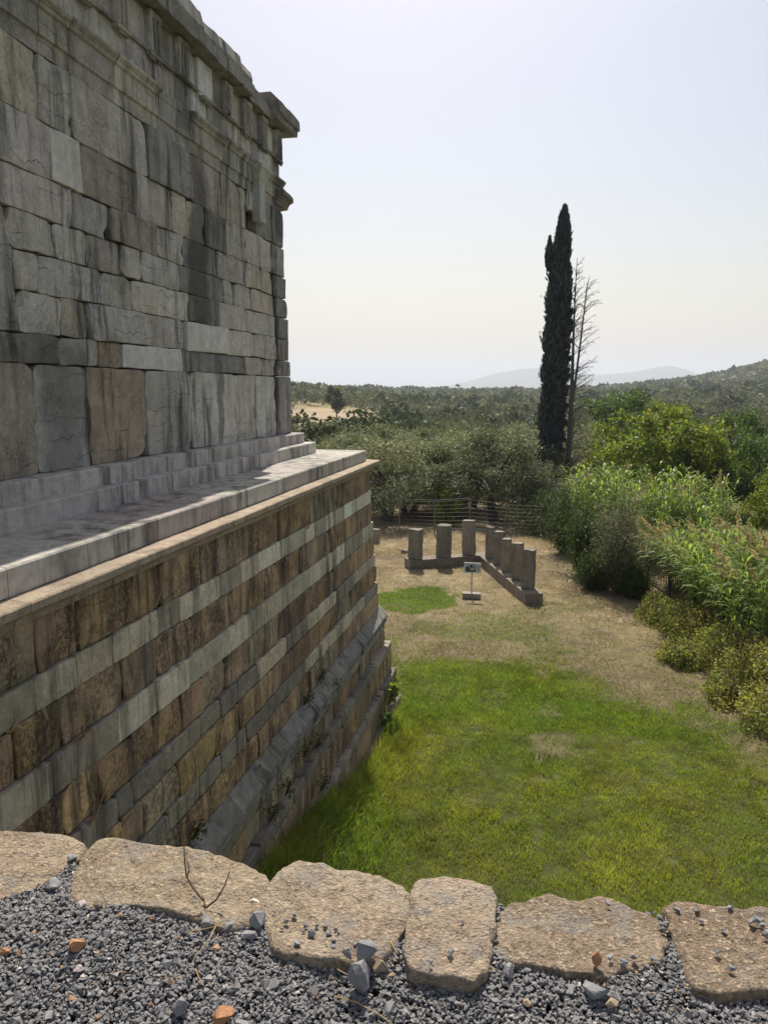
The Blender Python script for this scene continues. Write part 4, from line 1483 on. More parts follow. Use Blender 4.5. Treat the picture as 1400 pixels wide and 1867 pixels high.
# ------------------------------------------------------------------ pillars, plinth, sign
def square_mesh(w, d, h, mat, seed, rough=0.015, taper=0.0):
    """A standing rectangular stone with worn edges, origin at the centre of its foot."""
    nx, nz = 5, 12
    t = np.array([-1, -0.9, 0, 0.9, 1.0])
    ringp = [(x, -1) for x in t] + [(1, y) for y in t[1:]] + [(x, 1) for x in t[::-1][1:]] + [(-1, y) for y in t[::-1][1:-1]]
    ringp = np.array(ringp, float)
    r2 = ringp.copy()
    cor = (np.abs(ringp[:, 0]) == 1) & (np.abs(ringp[:, 1]) == 1)
    r2[cor] *= 0.965
    off = np.random.default_rng(seed).uniform(-40, 40, 3)
    V = []
    zs = np.concatenate([np.linspace(0, 1, nz)[:-1], [0.985, 1.0]])
    for z in zs:
        k = 1 - taper * z
        e = 0.97 if z == 1.0 else 1.0
        xy = r2 * np.array([w / 2, d / 2]) * k * e
        P = np.concatenate([xy * 3, np.full((len(xy), 1), z * h * 3)], 1) + off
        n_ = rough * fnoise(P, seed, 4)
        rad = xy / np.linalg.norm(xy, axis=1)[:, None]
        zz = z * h + (0.05 * fnoise(P, seed + 3, 2) if z > 0.95 else 0)
        V.append(np.concatenate([xy + rad * n_[:, None], np.broadcast_to(np.asarray(zz), (len(xy),))[:, None]], 1))
    m = len(r2)
    V = np.concatenate(V + [np.array([[0, 0, h]])])
    j = np.arange(m)
    Q = np.concatenate([np.stack([k * m + j, k * m + (j + 1) % m, (k + 1) * m + (j + 1) % m, (k + 1) * m + j], -1) for k in range(len(zs) - 1)])
    b_ = (len(zs) - 1) * m
    T = np.stack([np.full(m, len(V) - 1), b_ + j, b_ + (j + 1) % m], -1)
    return mesh_np('pillar', V, [T, Q], mat, False)


ROT = R(19)
e1 = np.array([math.sin(ROT), -math.cos(ROT)])       # towards the viewer
e2 = np.array([-math.cos(ROT), -math.sin(ROT)])      # to the left
_zp = -6.62
_fa, _fb = at_z(755, 1019, _zp)[:2] + [0, .2], at_z(854, 1012, _zp)[:2] + [0, .2]
_na, _nb = at_z(892, 1018, _zp)[:2] + [0, .2], at_z(961, 1074, _zp)[:2] + [0, .2]
_A = np.stack([_fb - _fa, -(_nb - _na)], 1)
_t = np.linalg.solve(_A, _na - _fa)
corner = _fa + (_fb - _fa) * _t[0]
pl = empty('stone_plinth', (corner[0], corner[1], Z0))
tag(pl, 'low L-shaped stone plinth carrying the square pillars', 'plinth')


def slab(p0, p1, half, h, z0, name, seed):
    d = (p1 - p0) / np.linalg.norm(p1 - p0)
    nrm = np.array([-d[1], d[0]])
    g = Geo()
    q = [p0 - nrm * half, p0 + nrm * half, p1 + nrm * half, p1 - nrm * half]
    V = [(a[0] - corner[0], a[1] - corner[1], z) for z in (z0 - Z0, z0 - Z0 + h) for a in q]
    g.add(V, Q=[(0, 1, 2, 3), (7, 6, 5, 4), (4, 5, 1, 0), (5, 6, 2, 1), (6, 7, 3, 2), (7, 4, 0, 3)])
    obj(name, g.mesh(name, M['pillar']), pl, (corner[0], corner[1], Z0), (0.24, 0.21, 0.165))


near_end = _nb + (_nb - corner) / np.linalg.norm(_nb - corner) * 0.42
L1 = np.linalg.norm(near_end - corner)
d1 = (near_end - corner) / L1
nseg = 5
for k in range(nseg):
    a, b_ = corner + d1 * (L1 * k / nseg + 0.31), corner + d1 * (L1 * (k + 1) / nseg + 0.30)
    slab(a, b_, 0.30 + 0.004 * (k % 2), 0.40 + 0.008 * (k % 3), Z0 - 0.05, 'plinth_slab', k)
far_end = _fa + (_fa - corner) / np.linalg.norm(_fa - corner) * 0.35
d2 = (far_end - corner) / np.linalg.norm(far_end - corner)
L2 = np.linalg.norm(far_end - corner)
for k in range(3):
    a, b_ = corner + d2 * (L2 * k / 3 - (0.30 if k == 0 else 0)), corner + d2 * (L2 * (k + 1) / 3 - 0.01)
    slab(a, b_, 0.30 + 0.004 * (k % 2), 0.40 + 0.008 * (k % 2), Z0 - 0.05, 'plinth_slab', 10 + k)

PILL = [   # label, px, base py, top py, width px
    ('short square pillar half hidden by the podium corner', 683, 990, 966, 16, Z0),
    ('leftmost shorter pillar on the far row of the plinth', 755, 1019, 966, 27, -6.62),
    ('dark middle pillar on the far row of the plinth', 807, 1016, 959, 28, -6.62),
    ('tallest pillar, beside the inner corner of the plinth', 854, 1012, 951, 25, -6.62),
    ('farthest of the five pillars in the receding row', 892, 1018, 963, 17, -6.62),
    ('second farthest of the five pillars in the receding row', 908, 1030, 971, 20, -6.62),
    ('middle one of the five pillars in the receding row', 922, 1043, 985, 18, -6.62),
    ('second nearest of the five pillars in the receding row', 942, 1057, 992, 22, -6.62),
    ('nearest pillar, at the free end of the plinth', 961, 1074, 1006, 25, -6.62),
]
for i, (lab, px, py, ty_, wpx, zb) in enumerate(PILL):
    p = at_z(px, py, zb)
    s = np.linalg.norm(p) / FPX
    w = wpx * s * 0.86
    h = (py - ty_) * s * 1.02
    p[1] += 0.2
    o = obj('stone_pillar', square_mesh(w, w * (0.7 if i < 4 else 0.8), h, M['pillar'], 500 + i, 0.035, 0.03), None, p, jitc((0.25, 0.225, 0.185), 0.12))
    o.rotation_euler = (random.uniform(-0.025, 0.025), random.uniform(-0.03, 0.03), -ROT + random.uniform(-0.07, 0.07))
    tag(o, lab, 'pillar', 'square stone pillars on the plinth', kind='thing')
o = obj('fallen_stone', rock_mesh(91, M['pillar'], 0.5, 0.35, 0.25, 24), None, at_z(737, 1009, Z0) + np.array([0, 0, 0.08]), (0.3, 0.26, 0.2))
tag(o, 'small broken stone lying left of the pillars', 'stone')

sp = at_z(859, 1090, Z0)
sign = empty('information_sign', sp)
tag(sign, 'small information sign on a thin post with a concrete foot', 'sign')


def sign_material():
    m, nt, out = new_mat('sign_print')
    b = NB(nt)
    tc = b.n('ShaderNodeTexCoord')
    sep = b.n('ShaderNodeSeparateXYZ')
    b.l(tc.outputs['Generated'], sep.inputs[0])
    u, v = sep.outputs[0], sep.outputs[2]
    n = b.noise(tc.outputs['Generated'], 9.0, 4, 0.6)
    hill = b.ramp(b.math('ADD', v, b.math('MULTIPLY', n, -0.6)), 0.30, 0.36)
    c = b.mix(hill, (0.05, 0.065, 0.03), (0.32, 0.38, 0.42))
    bx = b.math('MULTIPLY', b.math('MULTIPLY', b.ramp(u, 0.40, 0.43), b.ramp(u, 0.92, 0.88)), b.math('MULTIPLY', b.ramp(v, 0.20, 0.24), b.ramp(v, 0.55, 0.5)))
    c = b.mix(b.math('MULTIPLY', bx, b.ramp(n, 0.4, 0.5)), c, (0.55, 0.48, 0.33))
    ex = b.math('POWER', b.math('DIVIDE', b.math('SUBTRACT', u, 0.56), 0.13), 2.0)
    ez = b.math('POWER', b.math('DIVIDE', b.math('SUBTRACT', v, 0.72), 0.16), 2.0)
    c = b.mix(b.ramp(b.math('ADD', ex, ez), 1.1, 0.8), c, (0.01, 0.012, 0.01))
    b.l(b.bsdf(c, 0.4), out.inputs['Surface'])
    return m


def text_material():
    m, nt, out = new_mat('sign_text_lines')
    b = NB(nt)
    tc = b.n('ShaderNodeTexCoord')
    sep = b.n('ShaderNodeSeparateXYZ')
    b.l(tc.outputs['Generated'], sep.inputs[0])
    w = b.math('SINE', b.math('MULTIPLY', sep.outputs[2], 50.0))
    c = b.mix(b.math('MULTIPLY', b.ramp(w, 0.1, 0.5), 0.55), (0.42, 0.43, 0.42), (0.2, 0.2, 0.2))
    b.l(b.bsdf(c, 0.5), out.inputs['Surface'])
    return m


M['sign_print'] = sign_material()
M['sign_text'] = text_material()
sgn_s = np.linalg.norm(sp) / FPX
g = Geo().box((-0.30, -0.11, 0.0), (0.30, 0.17, 0.17))
fo = obj('foot', g.mesh('foot', M['concrete']), sign, sp)
g = Geo().tube([(0.0, 0.03, 0.15), (0.0, 0.03, 0.98)], 0.022, 8)
obj('post', g.mesh('post', M['post_grey']), sign, sp)
tilt = 0.25
pc = sp + np.array([0.02, 0.0, 1.05])
g = Geo()
w2, h2 = 0.285, 0.175
V = [(sx * w2, sy * 0.014 + sz * h2 * math.sin(tilt), sz * h2 * math.cos(tilt)) for sz in (-1, 1) for sy in (-1, 1) for sx in (-1, 1)]
g.add(V, Q=[(0, 1, 5, 4), (3, 2, 6, 7), (1, 3, 7, 5), (2, 0, 4, 6), (4, 5, 7, 6), (2, 3, 1, 0)])
pan = obj('panel', g.mesh('panel', M['panel_white']), sign, pc)


def on_panel(x0, x1, z0, z1, name, mat):
    V = []
    for (x, z) in ((x0, z0), (x1, z0), (x1, z1), (x0, z1)):
        V.append((x, -0.019 + z * math.sin(tilt), z * math.cos(tilt)))
    obj(name, mesh_np(name, V, [[0, 1, 2, 3]], mat), pan, pc)


on_panel(-0.235, 0.12, -0.135, 0.135, 'printed_photograph', M['sign_print'])
on_panel(0.145, 0.265, -0.11, 0.11, 'printed_text', M['sign_text'])

# ------------------------------------------------------------------ fences
fr = empty('wire_fence', at_z(792, 975, Z0))
tag(fr, 'grey steel post and wire fence in front of the olive trees', 'fence')
fb = WLOC[fr.name]
FP = [(660, 968, 916), (728, 978, 910), (792, 975, 912), (856, 972, 908), (921, 970, 917), (985, 966, 920), (1050, 966, 925)]
posts = []
for px, pb_, pt_ in FP:
    p = at_y(px, pb_, 37.0)
    p[2] = Z0
    t = at_y(px, pt_, 37.0)
    posts.append((p, t))
    g = Geo().tube([p - fb + np.array([0, 0, -0.1]), np.array([p[0], p[1], t[2]]) - fb], 0.03, 8)
    obj('post', g.mesh('post', M['galv']), fr, fb)
for k in range(len(posts) - 1):
    (p, t), (p_, t_) = posts[k], posts[k + 1]
    if k in (1, 2):
        g = Geo().tube([np.array([p[0], p[1], t[2]]) - fb, np.array([p_[0], p_[1], t_[2]]) - fb], 0.022, 6)
        obj('top_rail', g.mesh('top_rail', M['galv']), fr, fb)
    nw = 9
    for q in range(nw):
        f0 = (q + 0.6) / nw
        za, zb = Z0 + f0 * (t[2] - Z0), Z0 + f0 * (t_[2] - Z0)
        sag = -0.02 * random.random()
        mid = np.array([(p[0] + p_[0]) / 2, p[1], (za + zb) / 2 + sag])
        g = Geo().tube([np.array([p[0], p[1], za]) - fb, mid - fb, np.array([p_[0], p_[1], zb]) - fb], 0.0045, 4)
        obj('wire', g.mesh('wire', M['wire']), fr, fb)

ra = empty('iron_railing', at_z(1227, 1088, Z0))
tag(ra, 'black iron railing with upright bars beside the reeds', 'railing')
rb = WLOC[ra.name]
A, B = at_z(1150, 995, -5.75)[:2], at_z(1330, 1086, -5.75)[:2]
rd = (B - A) / np.linalg.norm(B - A)
A = A - rd * 1.0
B = B + rd * 9.0
LB = np.linalg.norm(B - A)
ztop, zlow = -5.75, -6.75
for nm, z in (('top_rail', ztop), ('bottom_rail', zlow)):
    g = Geo()
    n2 = np.array([-rd[1], rd[0]]) * 0.025
    V = [(*(A - n2 - rb[:2]), z - .018 - rb[2]), (*(A + n2 - rb[:2]), z - .018 - rb[2]), (*(B + n2 - rb[:2]), z - .018 - rb[2]), (*(B - n2 - rb[:2]), z - .018 - rb[2])]
    V += [(a_, b_, c_ + 0.036) for a_, b_, c_ in V]
    g.add(V, Q=[(0, 1, 2, 3), (7, 6, 5, 4), (4, 5, 1, 0), (5, 6, 2, 1), (6, 7, 3, 2), (7, 4, 0, 3)])
    obj(nm, g.mesh(nm, M['iron']), ra, rb)
bar_me = Geo().tube([(0, 0, 0), (0, 0, ztop - zlow)], 0.0115, 6).mesh('bar', M['iron'])
post_me = Geo().box((-0.04, -0.04, -0.35), (0.04, 0.04, ztop - zlow + 0.03)).mesh('post', M['iron'])
nb = int(LB / 0.125)
for k in range(nb):
    c = A + rd * (k + 0.5) * LB / nb
    if k % 14 == 6:
        obj('post', post_me, ra, (c[0], c[1], zlow))
    else:
        obj('bar', bar_me, ra, (c[0], c[1], zlow))


# ------------------------------------------------------------------ plants
def leaf_quads(C, size, asp, r_, up=0.0, fold=True, dirs=None):
    """Diamond leaves centred at C."""
    n = len(C)
    d = r_.normal(0, 1, (n, 3)) if dirs is None else dirs + r_.normal(0, 0.35, (n, 3))
    d[:, 2] += up
    d /= np.linalg.norm(d, axis=1)[:, None]
    s = np.cross(d, r_.normal(0, 1, (n, 3)))
    s /= np.linalg.norm(s, axis=1)[:, None] + 1e-9
    size = np.broadcast_to(size, (n,))[:, None]
    L = d * size * 0.5
    W = s * size * 0.5 * asp
    V = np.stack([C - L, C + W, C + L, C - W], 1).reshape(-1, 3)
    Q = np.arange(n)[:, None] * 4 + np.array([[0, 1, 2, 3]])
    return V, Q


def crown_points(r_, n, rx, ry, rz, clumps, cr, hollow=0.35, flat_bottom=0.2):
    """Leaf places gathered in clumps spread through an ellipsoid."""
    K = []
    while len(K) < clumps:
        v = r_.normal(0, 1, 3)
        v /= np.linalg.norm(v)
        q = v * (hollow + (1 - hollow) * r_.uniform(0, 1) ** 0.5)
        if q[2] < -1 + flat_bottom:
            continue
        K.append(q)
    K = np.array(K)
    rad = cr * r_.uniform(0.6, 1.3, clumps)
    w = rad ** 2
    pick = r_.choice(clumps, n, p=w / w.sum())
    v = r_.normal(0, 1, (n, 3))
    v /= np.linalg.norm(v, axis=1)[:, None]
    rr = r_.uniform(0, 1, n) ** 0.55
    P = K[pick] + v * (rad[pick] * rr)[:, None]
    return P * np.array([rx, ry, rz]), K * np.array([rx, ry, rz])


def tree_meshes(seed, rx, rz, height, nleaf, lsize, asp, cols, mat, trunk_r=0.16, clumps=34, cr=0.3, limbs=6, up=0.0, bark='bark', ry=None, multi=1):
    r_ = np.random.default_rng(seed)
    ry = ry or rx
    zc = height - rz
    P, K = crown_points(r_, nleaf, rx, ry, rz, clumps, cr)
    P[:, 2] += zc
    V, Q = leaf_quads(P, lsize * r_.uniform(0.65, 1.35, nleaf), asp, r_, up)
    t = r_.uniform(0, 1, (nleaf, 1))
    clump_tone = fnoise(P / (rx * 0.45) + seed, seed, 2)[:, None] * 0.28
    c = np.array(cols[0]) * (1 - t) + np.array(cols[1]) * t
    if len(cols) > 2:
        c = np.where(r_.uniform(0, 1, (nleaf, 1)) < 0.14, np.array(cols[2]), c)
    c = np.clip(c * (1 + clump_tone), 0.005, 1)
    crown = mesh_np('crown', V, Q, mat, False, np.repeat(c, 4, axis=0))
    g = Geo()
    for q in range(multi):
        a = r_.uniform(0, 6.28)
        b0 = np.array([math.cos(a), math.sin(a), 0]) * (0.0 if multi == 1 else 0.25)
        fork = np.array([r_.normal(0, 0.1), r_.normal(0, 0.1), max(0.35 * height, zc - rz * 0.75)]) + b0 * 1.8
        mid = (b0 + fork) / 2 + np.array([r_.normal(0, 0.08), r_.normal(0, 0.08), 0])
        g.tube([b0 + np.array([0, 0, -0.15]), b0 + np.array([0, 0, .15]), mid, fork], np.array([1.5, 1.15, 0.9, 0.75]) * trunk_r, 8)
        for j in r_.choice(len(K), limbs, replace=False):
            e = K[j] * 0.85 + np.array([0, 0, zc])
            m1 = fork * 0.55 + e * 0.45 + np.array([0, 0, 0.12 * rz])
            g.tube([fork - np.array([0, 0, .1]), m1, e], np.array([0.55, 0.35, 0.12]) * trunk_r, 6)
    return crown, g.mesh('trunk', M[bark], True)


def plant_tree(name, meshes, loc, rot, scale, label, cat='tree', group=None, part_names=('crown', 'trunk')):
    t = empty(name, loc)
    t.rotation_euler = (0, 0, rot)
    t.scale = (scale,) * 3 if np.isscalar(scale) else scale
    tag(t, label, cat, group)
    for nm, me in zip(part_names, meshes):
        o = bpy.data.objects.new(nm, me)
        COL.objects.link(o)
        o.parent = t
    return t


OL = ((0.155, 0.167, 0.092), (0.253, 0.265, 0.161), (0.437, 0.448, 0.345))
OLD = ((0.103, 0.121, 0.069), (0.178, 0.196, 0.115), (0.345, 0.356, 0.265))
olive = [tree_meshes(41, 2.5, 2.05, 4.6, 17000, 0.17, 0.34, OL, M['olive_leaf'], 0.16, 64, 0.30, 7, multi=2),
         tree_meshes(42, 2.6, 2.15, 4.9, 18000, 0.17, 0.34, OLD, M['olive_leaf'], 0.19, 64, 0.30, 7),
         tree_meshes(43, 2.3, 1.95, 4.4, 16000, 0.17, 0.34, OL, M['olive_leaf'], 0.15, 56, 0.32, 7, multi=2)]
OLIVES = [   # px, distance, top row px, mesh, label
    (700, 41.0, 800, 0, 'silvery olive tree just beyond the podium corner'),
    (905, 41.5, 792, 1, 'dark olive tree with forked trunk behind the wire fence'),
    (812, 44.5, 798, 2, 'greyish olive tree between the dark olive and the podium'),
    (760, 50.0, 790, 0, 'olive tree behind the yellow-green shrub'),
    (850, 53.0, 785, 0, 'pale silvery olive tree crowning over the dark olive'),
    (965, 46.0, 800, 1, 'dark olive tree left of the cypress trunk'),
    (635, 52.0, 790, 2, 'olive tree seen over the platform end'),
    (585, 60.0, 775, 1, 'olive tree by the end of the upper steps'),
    (700, 62.0, 775, 2, 'farther olive tree behind the silvery one'),
    (1072, 58.0, 775, 0, 'grey olive tree behind the bare dead tree'),
    (940, 64.0, 775, 2, 'olive tree in the second row left of the cypress'),
    (860, 47.0, 796, 2, 'silvery olive tree filling the gap above the tallest pillar'),
    (745, 44.0, 806, 2, 'low olive tree above the leftmost fence gate post'),
    (1010, 39.5, 880, 1, 'small dark olive in the shade at the cypress foot'),
]
for i, (px, dist, top, k, lab) in enumerate(OLIVES):
    p = at_d(px, 711, dist)
    p[2] = terr_z(p[0], p[1])
    zt = at_d(px, top, dist)[2]
    hh = (4.6, 4.9, 4.4)[k]
    s = (zt - p[2]) / hh
    plant_tree('olive_tree', olive[k], p, random.uniform(0, 6.28), (s * 1.2, s * 1.2, s), lab, 'tree', 'olive trees behind the fence')

# yellow-green shrub behind the gate
me = tree_meshes(51, 0.85, 0.85, 1.75, 2600, 0.11, 0.55, ((0.16, 0.20, 0.03), (0.24, 0.26, 0.05)), M['leaf'], 0.035, 20, 0.36, 6)
p = at_d(815, 711, 40.0); p[2] = Z0
plant_tree('shrub', me, p, 0, 1.0, 'bright yellow-green shrub behind the wire fence', 'shrub', part_names=('foliage', 'stem'))


# cypress
def cypress():
    r_ = np.random.default_rng(61)
    base = at_d(1000, 711, 46.0)
    base[2] = Z0
    H = at_d(1020, 376, 46.0)[2] - Z0
    N = 26000
    t = r_.uniform(0, 1, N) ** 0.85
    prof = np.interp(t, [0, .06, .2, .45, .65, .8, .9, .96, 1.0], [0.8, .86, .88, .95, .95, .82, .60, .36, .05]) * 0.67
    a = r_.uniform(0, 2 * np.pi, N)
    lump = 1 + 0.55 * fnoise(np.stack([np.cos(a) * 1.8, np.sin(a) * 1.8, t * 26], -1), 3, 4)
    rr = prof * lump * r_.uniform(0.55, 1.06, N) * np.where(r_.uniform(0, 1, N) < 0.06, r_.uniform(1.05, 1.4, N), 1.0)
    lean = np.stack([0.55 * t, 0 * t, 0 * t], -1)
    C = np.stack([np.cos(a) * rr, np.sin(a) * rr, t * H], -1) + lean
    # side leader near the top left
    n2 = 1100
    t2 = r_.uniform(0, 1, n2)
    a2 = r_.uniform(0, 2 * np.pi, n2)
    r2 = 0.23 * np.sin(np.pi * (0.06 + 0.94 * t2)) ** 0.8 * (1.15 - 0.5 * t2) * r_.uniform(0.3, 1.15, n2)
    z2 = H * (0.80 + 0.105 * t2)
    C2 = np.stack([np.cos(a2) * r2 - 0.52 + 0.3 * (1 - t2) * 0 + 0.45 * 0.85, np.sin(a2) * r2, z2], -1) + np.array([-0.08, 0, 0])
    # drooping tatter on the right with light shining through
    n3 = 3200
    t3 = r_.uniform(0, 1, n3)
    k3 = np.floor(t3 * 26)
    a3 = r_.normal(0, 0.5, n3)
    C3 = np.stack([0.6 + 0.25 * r_.uniform(-1, 1, n3) + 0.12 * np.sin(k3 * 2.3), np.sin(a3) * 0.4, H * (0.18 + 0.5 * (k3 + r_.uniform(0, 0.6, n3)) / 26)], -1)
    C3 += np.stack([0.55 * C3[:, 2] / H, 0 * t3, 0 * t3], -1)
    Call = np.concatenate([C, C2, C3])
    dirs = np.concatenate([np.stack([np.cos(a) * 0.45, np.sin(a) * 0.45, np.ones(N)], -1), np.tile([0, 0, 1.0], (n2, 1)), np.tile([0.2, 0, 0.8], (n3, 1))])
    V, Q = leaf_quads(Call, 0.30 * r_.uniform(0.6, 1.3, len(Call)), 0.34, r_, 0, dirs=dirs)
    col = np.array([0.075, 0.09, 0.095]) * r_.uniform(0.7, 1.35, (len(Call), 1))
    crown = mesh_np('crown', V, Q, M['far_leaf'], False, np.repeat(col, 4, axis=0))
    g = Geo().tube([(0, 0, -0.2), (0.05, 0, 2), (0.28, 0, H * 0.5), (0.5, 0, H * 0.93)], [0.34, 0.28, 0.16, 0.03], 10)
    plant_tree('cypress_tree', (crown, g.mesh('trunk', M['bark'])), base, 0, 1.0, 'tall dark slender cypress rising above the olive trees', 'tree')


cypress()


def dead_tree():
    r_ = np.random.default_rng(64)
    base = at_d(1037, 711, 45.6)
    base[2] = Z0
    H = at_d(1046, 470, 45.6)[2] - Z0
    g = Geo()

    def trunk_pt(t):
        return np.array([-0.05 + 0.30 * t + 0.08 * math.sin(5 * t), 0.0, H * t])
    ts = np.linspace(0, 1, 14)
    g.tube([trunk_pt(t) for t in ts], np.interp(ts, [0, .3, .7, 1], [0.20, 0.15, 0.065, 0.012]), 8)
    # second leader
    g.tube([trunk_pt(.42), trunk_pt(.5) + np.array([.16, 0, .1]), trunk_pt(.7) + np.array([.42, 0, 0]), trunk_pt(.9) + np.array([0.62, 0, 0]), trunk_pt(.93) + np.array([.75, 0, 0])],
           [0.09, .08, .05, .025, .01], 6)
    tr = g.mesh('trunk', M['dead_bark'], True)
    g = Geo()
    for k in range(200):
        t = r_.uniform(0.16, 0.97)
        ang = r_.normal(0.0, 0.9) if r_.uniform() < 0.78 else r_.normal(math.pi, 0.7)
        L = np.interp(t, [.15, .4, .6, .8, 1], [1.9, 1.9, 1.55, 1.1, 0.4]) * r_.uniform(0.45, 1.1) * (0.8 if math.cos(ang) > 0 else 0.45)
        p0 = trunk_pt(t)
        if r_.uniform() < 0.35 and .5 < t < .93:
            p0 = p0 + np.array([0.42 * (t - .42) / .28, 0, 0]) * 0.9
        d = np.array([math.cos(ang), math.sin(ang), 0])
        rise, dro = r_.uniform(0.55, 1.25), r_.uniform(0.1, 0.5)
        pts = [p0 + d * L * s + np.array([0, 0, L * (rise * s - dro * s ** 2.4)]) + r_.normal(0, 0.03, 3) * (s > 0) for s in (0, .25, .5, .75, 1.0)]
        g.tube(pts, np.array([.024, .018, .013, .009, .005]) * (0.7 + 0.5 * L / 1.9), 4, cap=False)
        for q in range(5):
            s = r_.uniform(0.25, 0.95)
            i0 = int(s * 4)
            pp = pts[i0] + (pts[min(4, i0 + 1)] - pts[i0]) * (s * 4 - i0)
            l2 = L * r_.uniform(0.12, 0.38)
            dd = d + r_.normal(0, 0.6, 3) + np.array([0, 0, 0.5])
            dd /= np.linalg.norm(dd)
            g.tube([pp, pp + dd * l2 * .5 + np.array([0, 0, .06 * l2]), pp + dd * l2 + np.array([0, 0, -.1 * l2])], [.009, .007, .004], 3, cap=False)
    br = g.mesh('branches', M['dead_bark'])
    plant_tree('dead_tree', (br, tr), base, 0, 1.0, 'bare dead tree with upswept branches right beside the cypress', 'tree', part_names=('branches', 'trunk'))


dead_tree()

# walnut-like leafy tree on the right and its darker neighbours
WAL = ((0.120, 0.174, 0.031), (0.204, 0.246, 0.046), (0.336, 0.300, 0.054))
wal = tree_meshes(71, 4.1, 3.0, 6.6, 15000, 0.25, 0.55, WAL, M['leaf'], 0.2, 75, 0.23, 9)
DKG = ((0.063, 0.103, 0.032), (0.103, 0.149, 0.046))
dkg = tree_meshes(72, 3.2, 2.9, 6.4, 9000, 0.25, 0.5, DKG, M['leaf'], 0.2, 50, 0.25, 8)
for px, dist, top, mesh, hh, wide, lab in (
        (1200, 50, 736, wal, 6.6, 1.0, 'broad yellow-green leafy tree right of the dead tree'),
        (1300, 48, 780, wal, 6.6, 0.72, 'smaller yellow-green tree at the right of the broad leafy tree'),
        (1345, 60, 752, dkg, 6.4, 0.95, 'dark green tree at far right behind the leafy trees'),
        (1400, 47, 800, dkg, 6.4, 0.9, 'dark green tree cut by the right edge above the reeds'),
        (1450, 40, 850, wal, 6.6, 0.8, 'low leafy tree mostly beyond the right edge'),
        (1110, 75, 728, dkg, 6.4, 1.1, 'dark rounded tree behind the dead tree branches'),
        (1160, 82, 716, dkg, 6.4, 0.9, 'dark tree peeking over the broad leafy tree')):
    p = at_d(px, 711, dist)
    p[2] = terr_z(p[0], p[1])
    s = (at_d(px, top, dist)[2] - p[2]) / hh
    plant_tree('leafy_tree', mesh, p, random.uniform(0, 6), (s * wide, s * wide, s), lab, 'tree', 'leafy trees on the right')


# reeds
def reed_clump(name, seed, ncane, spread, hmin, hmax, leanv, plumes, label, loc, cols, leaf_n=15, leafL=0.55):
    r_ = np.random.default_rng(seed)
    gs, gl, plume_meshes = Geo(), [], []
    LV, LT, LQ, LC = [], [], [], []
    off = 0
    for k in range(ncane):
        b0 = np.array([r_.uniform(-1, 1) * spread[0], r_.uniform(-1, 1) * spread[1], 0.0])
        H = r_.uniform(hmin, hmax)
        ld = np.array(leanv) * r_.uniform(0.5, 1.4) + r_.normal(0, 0.10, 2)
        s = np.linspace(0, 1, 6)
        pts = np.stack([b0[0] + ld[0] * H * s ** 2.1, b0[1] + ld[1] * H * s ** 2.1, H * (s - 0.16 * (ld @ ld) * s ** 3)], -1)
        gs.tube(pts, np.linspace(0.012, 0.005, 6), 4, cap=False)
        tang = np.gradient(pts, axis=0)
        for q in range(leaf_n):
            t = 0.22 + 0.78 * (q + r_.uniform(0, 1)) / leaf_n
            i0 = min(4, int(t * 5))
            f0 = t * 5 - i0
            p = pts[i0] * (1 - f0) + pts[i0 + 1] * f0
            tg = tang[i0] / np.linalg.norm(tang[i0])
            a = r_.uniform(0, 2 * np.pi)
            d = np.array([math.cos(a), math.sin(a), 0.0]) + tg * 0.9 + np.array([ld[0], ld[1], 0]) * 1.2
            d /= np.linalg.norm(d)
            L = leafL * r_.uniform(0.7, 1.2)
            w = 0.030 * r_.uniform(0.8, 1.3)
            sd = np.cross(d, [0, 0, 1.0])
            sd /= np.linalg.norm(sd) + 1e-9
            p1 = p + d * L * 0.45 + np.array([0, 0, 0.04])
            p2 = p + d * L * 0.8 + np.array([0, 0, -0.06 * L])
            p3 = p + d * L * 1.0 + np.array([0, 0, -0.30 * L])
            LV += [p, p1 - sd * w, p1 + sd * w, p2 - sd * w * .7, p2 + sd * w * .7, p3]
            LT += [(off, off + 1, off + 2), (off + 3, off + 5, off + 4)]
            LQ += [(off + 1, off + 3, off + 4, off + 2)]
            cc = np.array(cols[0]) + (np.array(cols[1]) - np.array(cols[0])) * r_.uniform()
            LC += [cc] * 6
            off += 6
        if r_.uniform() < plumes:
            e = pts[-1]
            tg = pts[-1] - pts[-2]
            tg /= np.linalg.norm(tg)
            m = 70
            u = r_.uniform(0, 1, m)
            C = e + tg * (u * 0.55)[:, None] + r_.normal(0, 1, (m, 3)) * (0.055 * np.sin(np.pi * np.clip(u * 0.9 + 0.1, 0, 1)))[:, None]
            V, Q = leaf_quads(C, 0.15, 0.2, r_, 0, dirs=np.tile(tg + np.array([0, 0, -0.25]), (m, 1)))
            plume_meshes.append((mesh_np('plume', V - e, Q, M['leaf'], False, np.broadcast_to(np.array([0.36, 0.285, 0.185]) * r_.uniform(0.75, 1.2), (len(V), 3))), e))
    t = empty(name, loc)
    tag(t, label, 'reeds', 'giant reed thickets on the right')
    obj('stems', gs.mesh('stems', M['stalk']), t, loc)
    obj('leaves', mesh_np('leaves', np.array(LV), [np.array(LT), np.array(LQ)], M['reed_leaf'], False, np.array(LC)), t, loc)
    for pm, e in plume_meshes:
        obj('plume', pm, t, np.asarray(loc) + e)


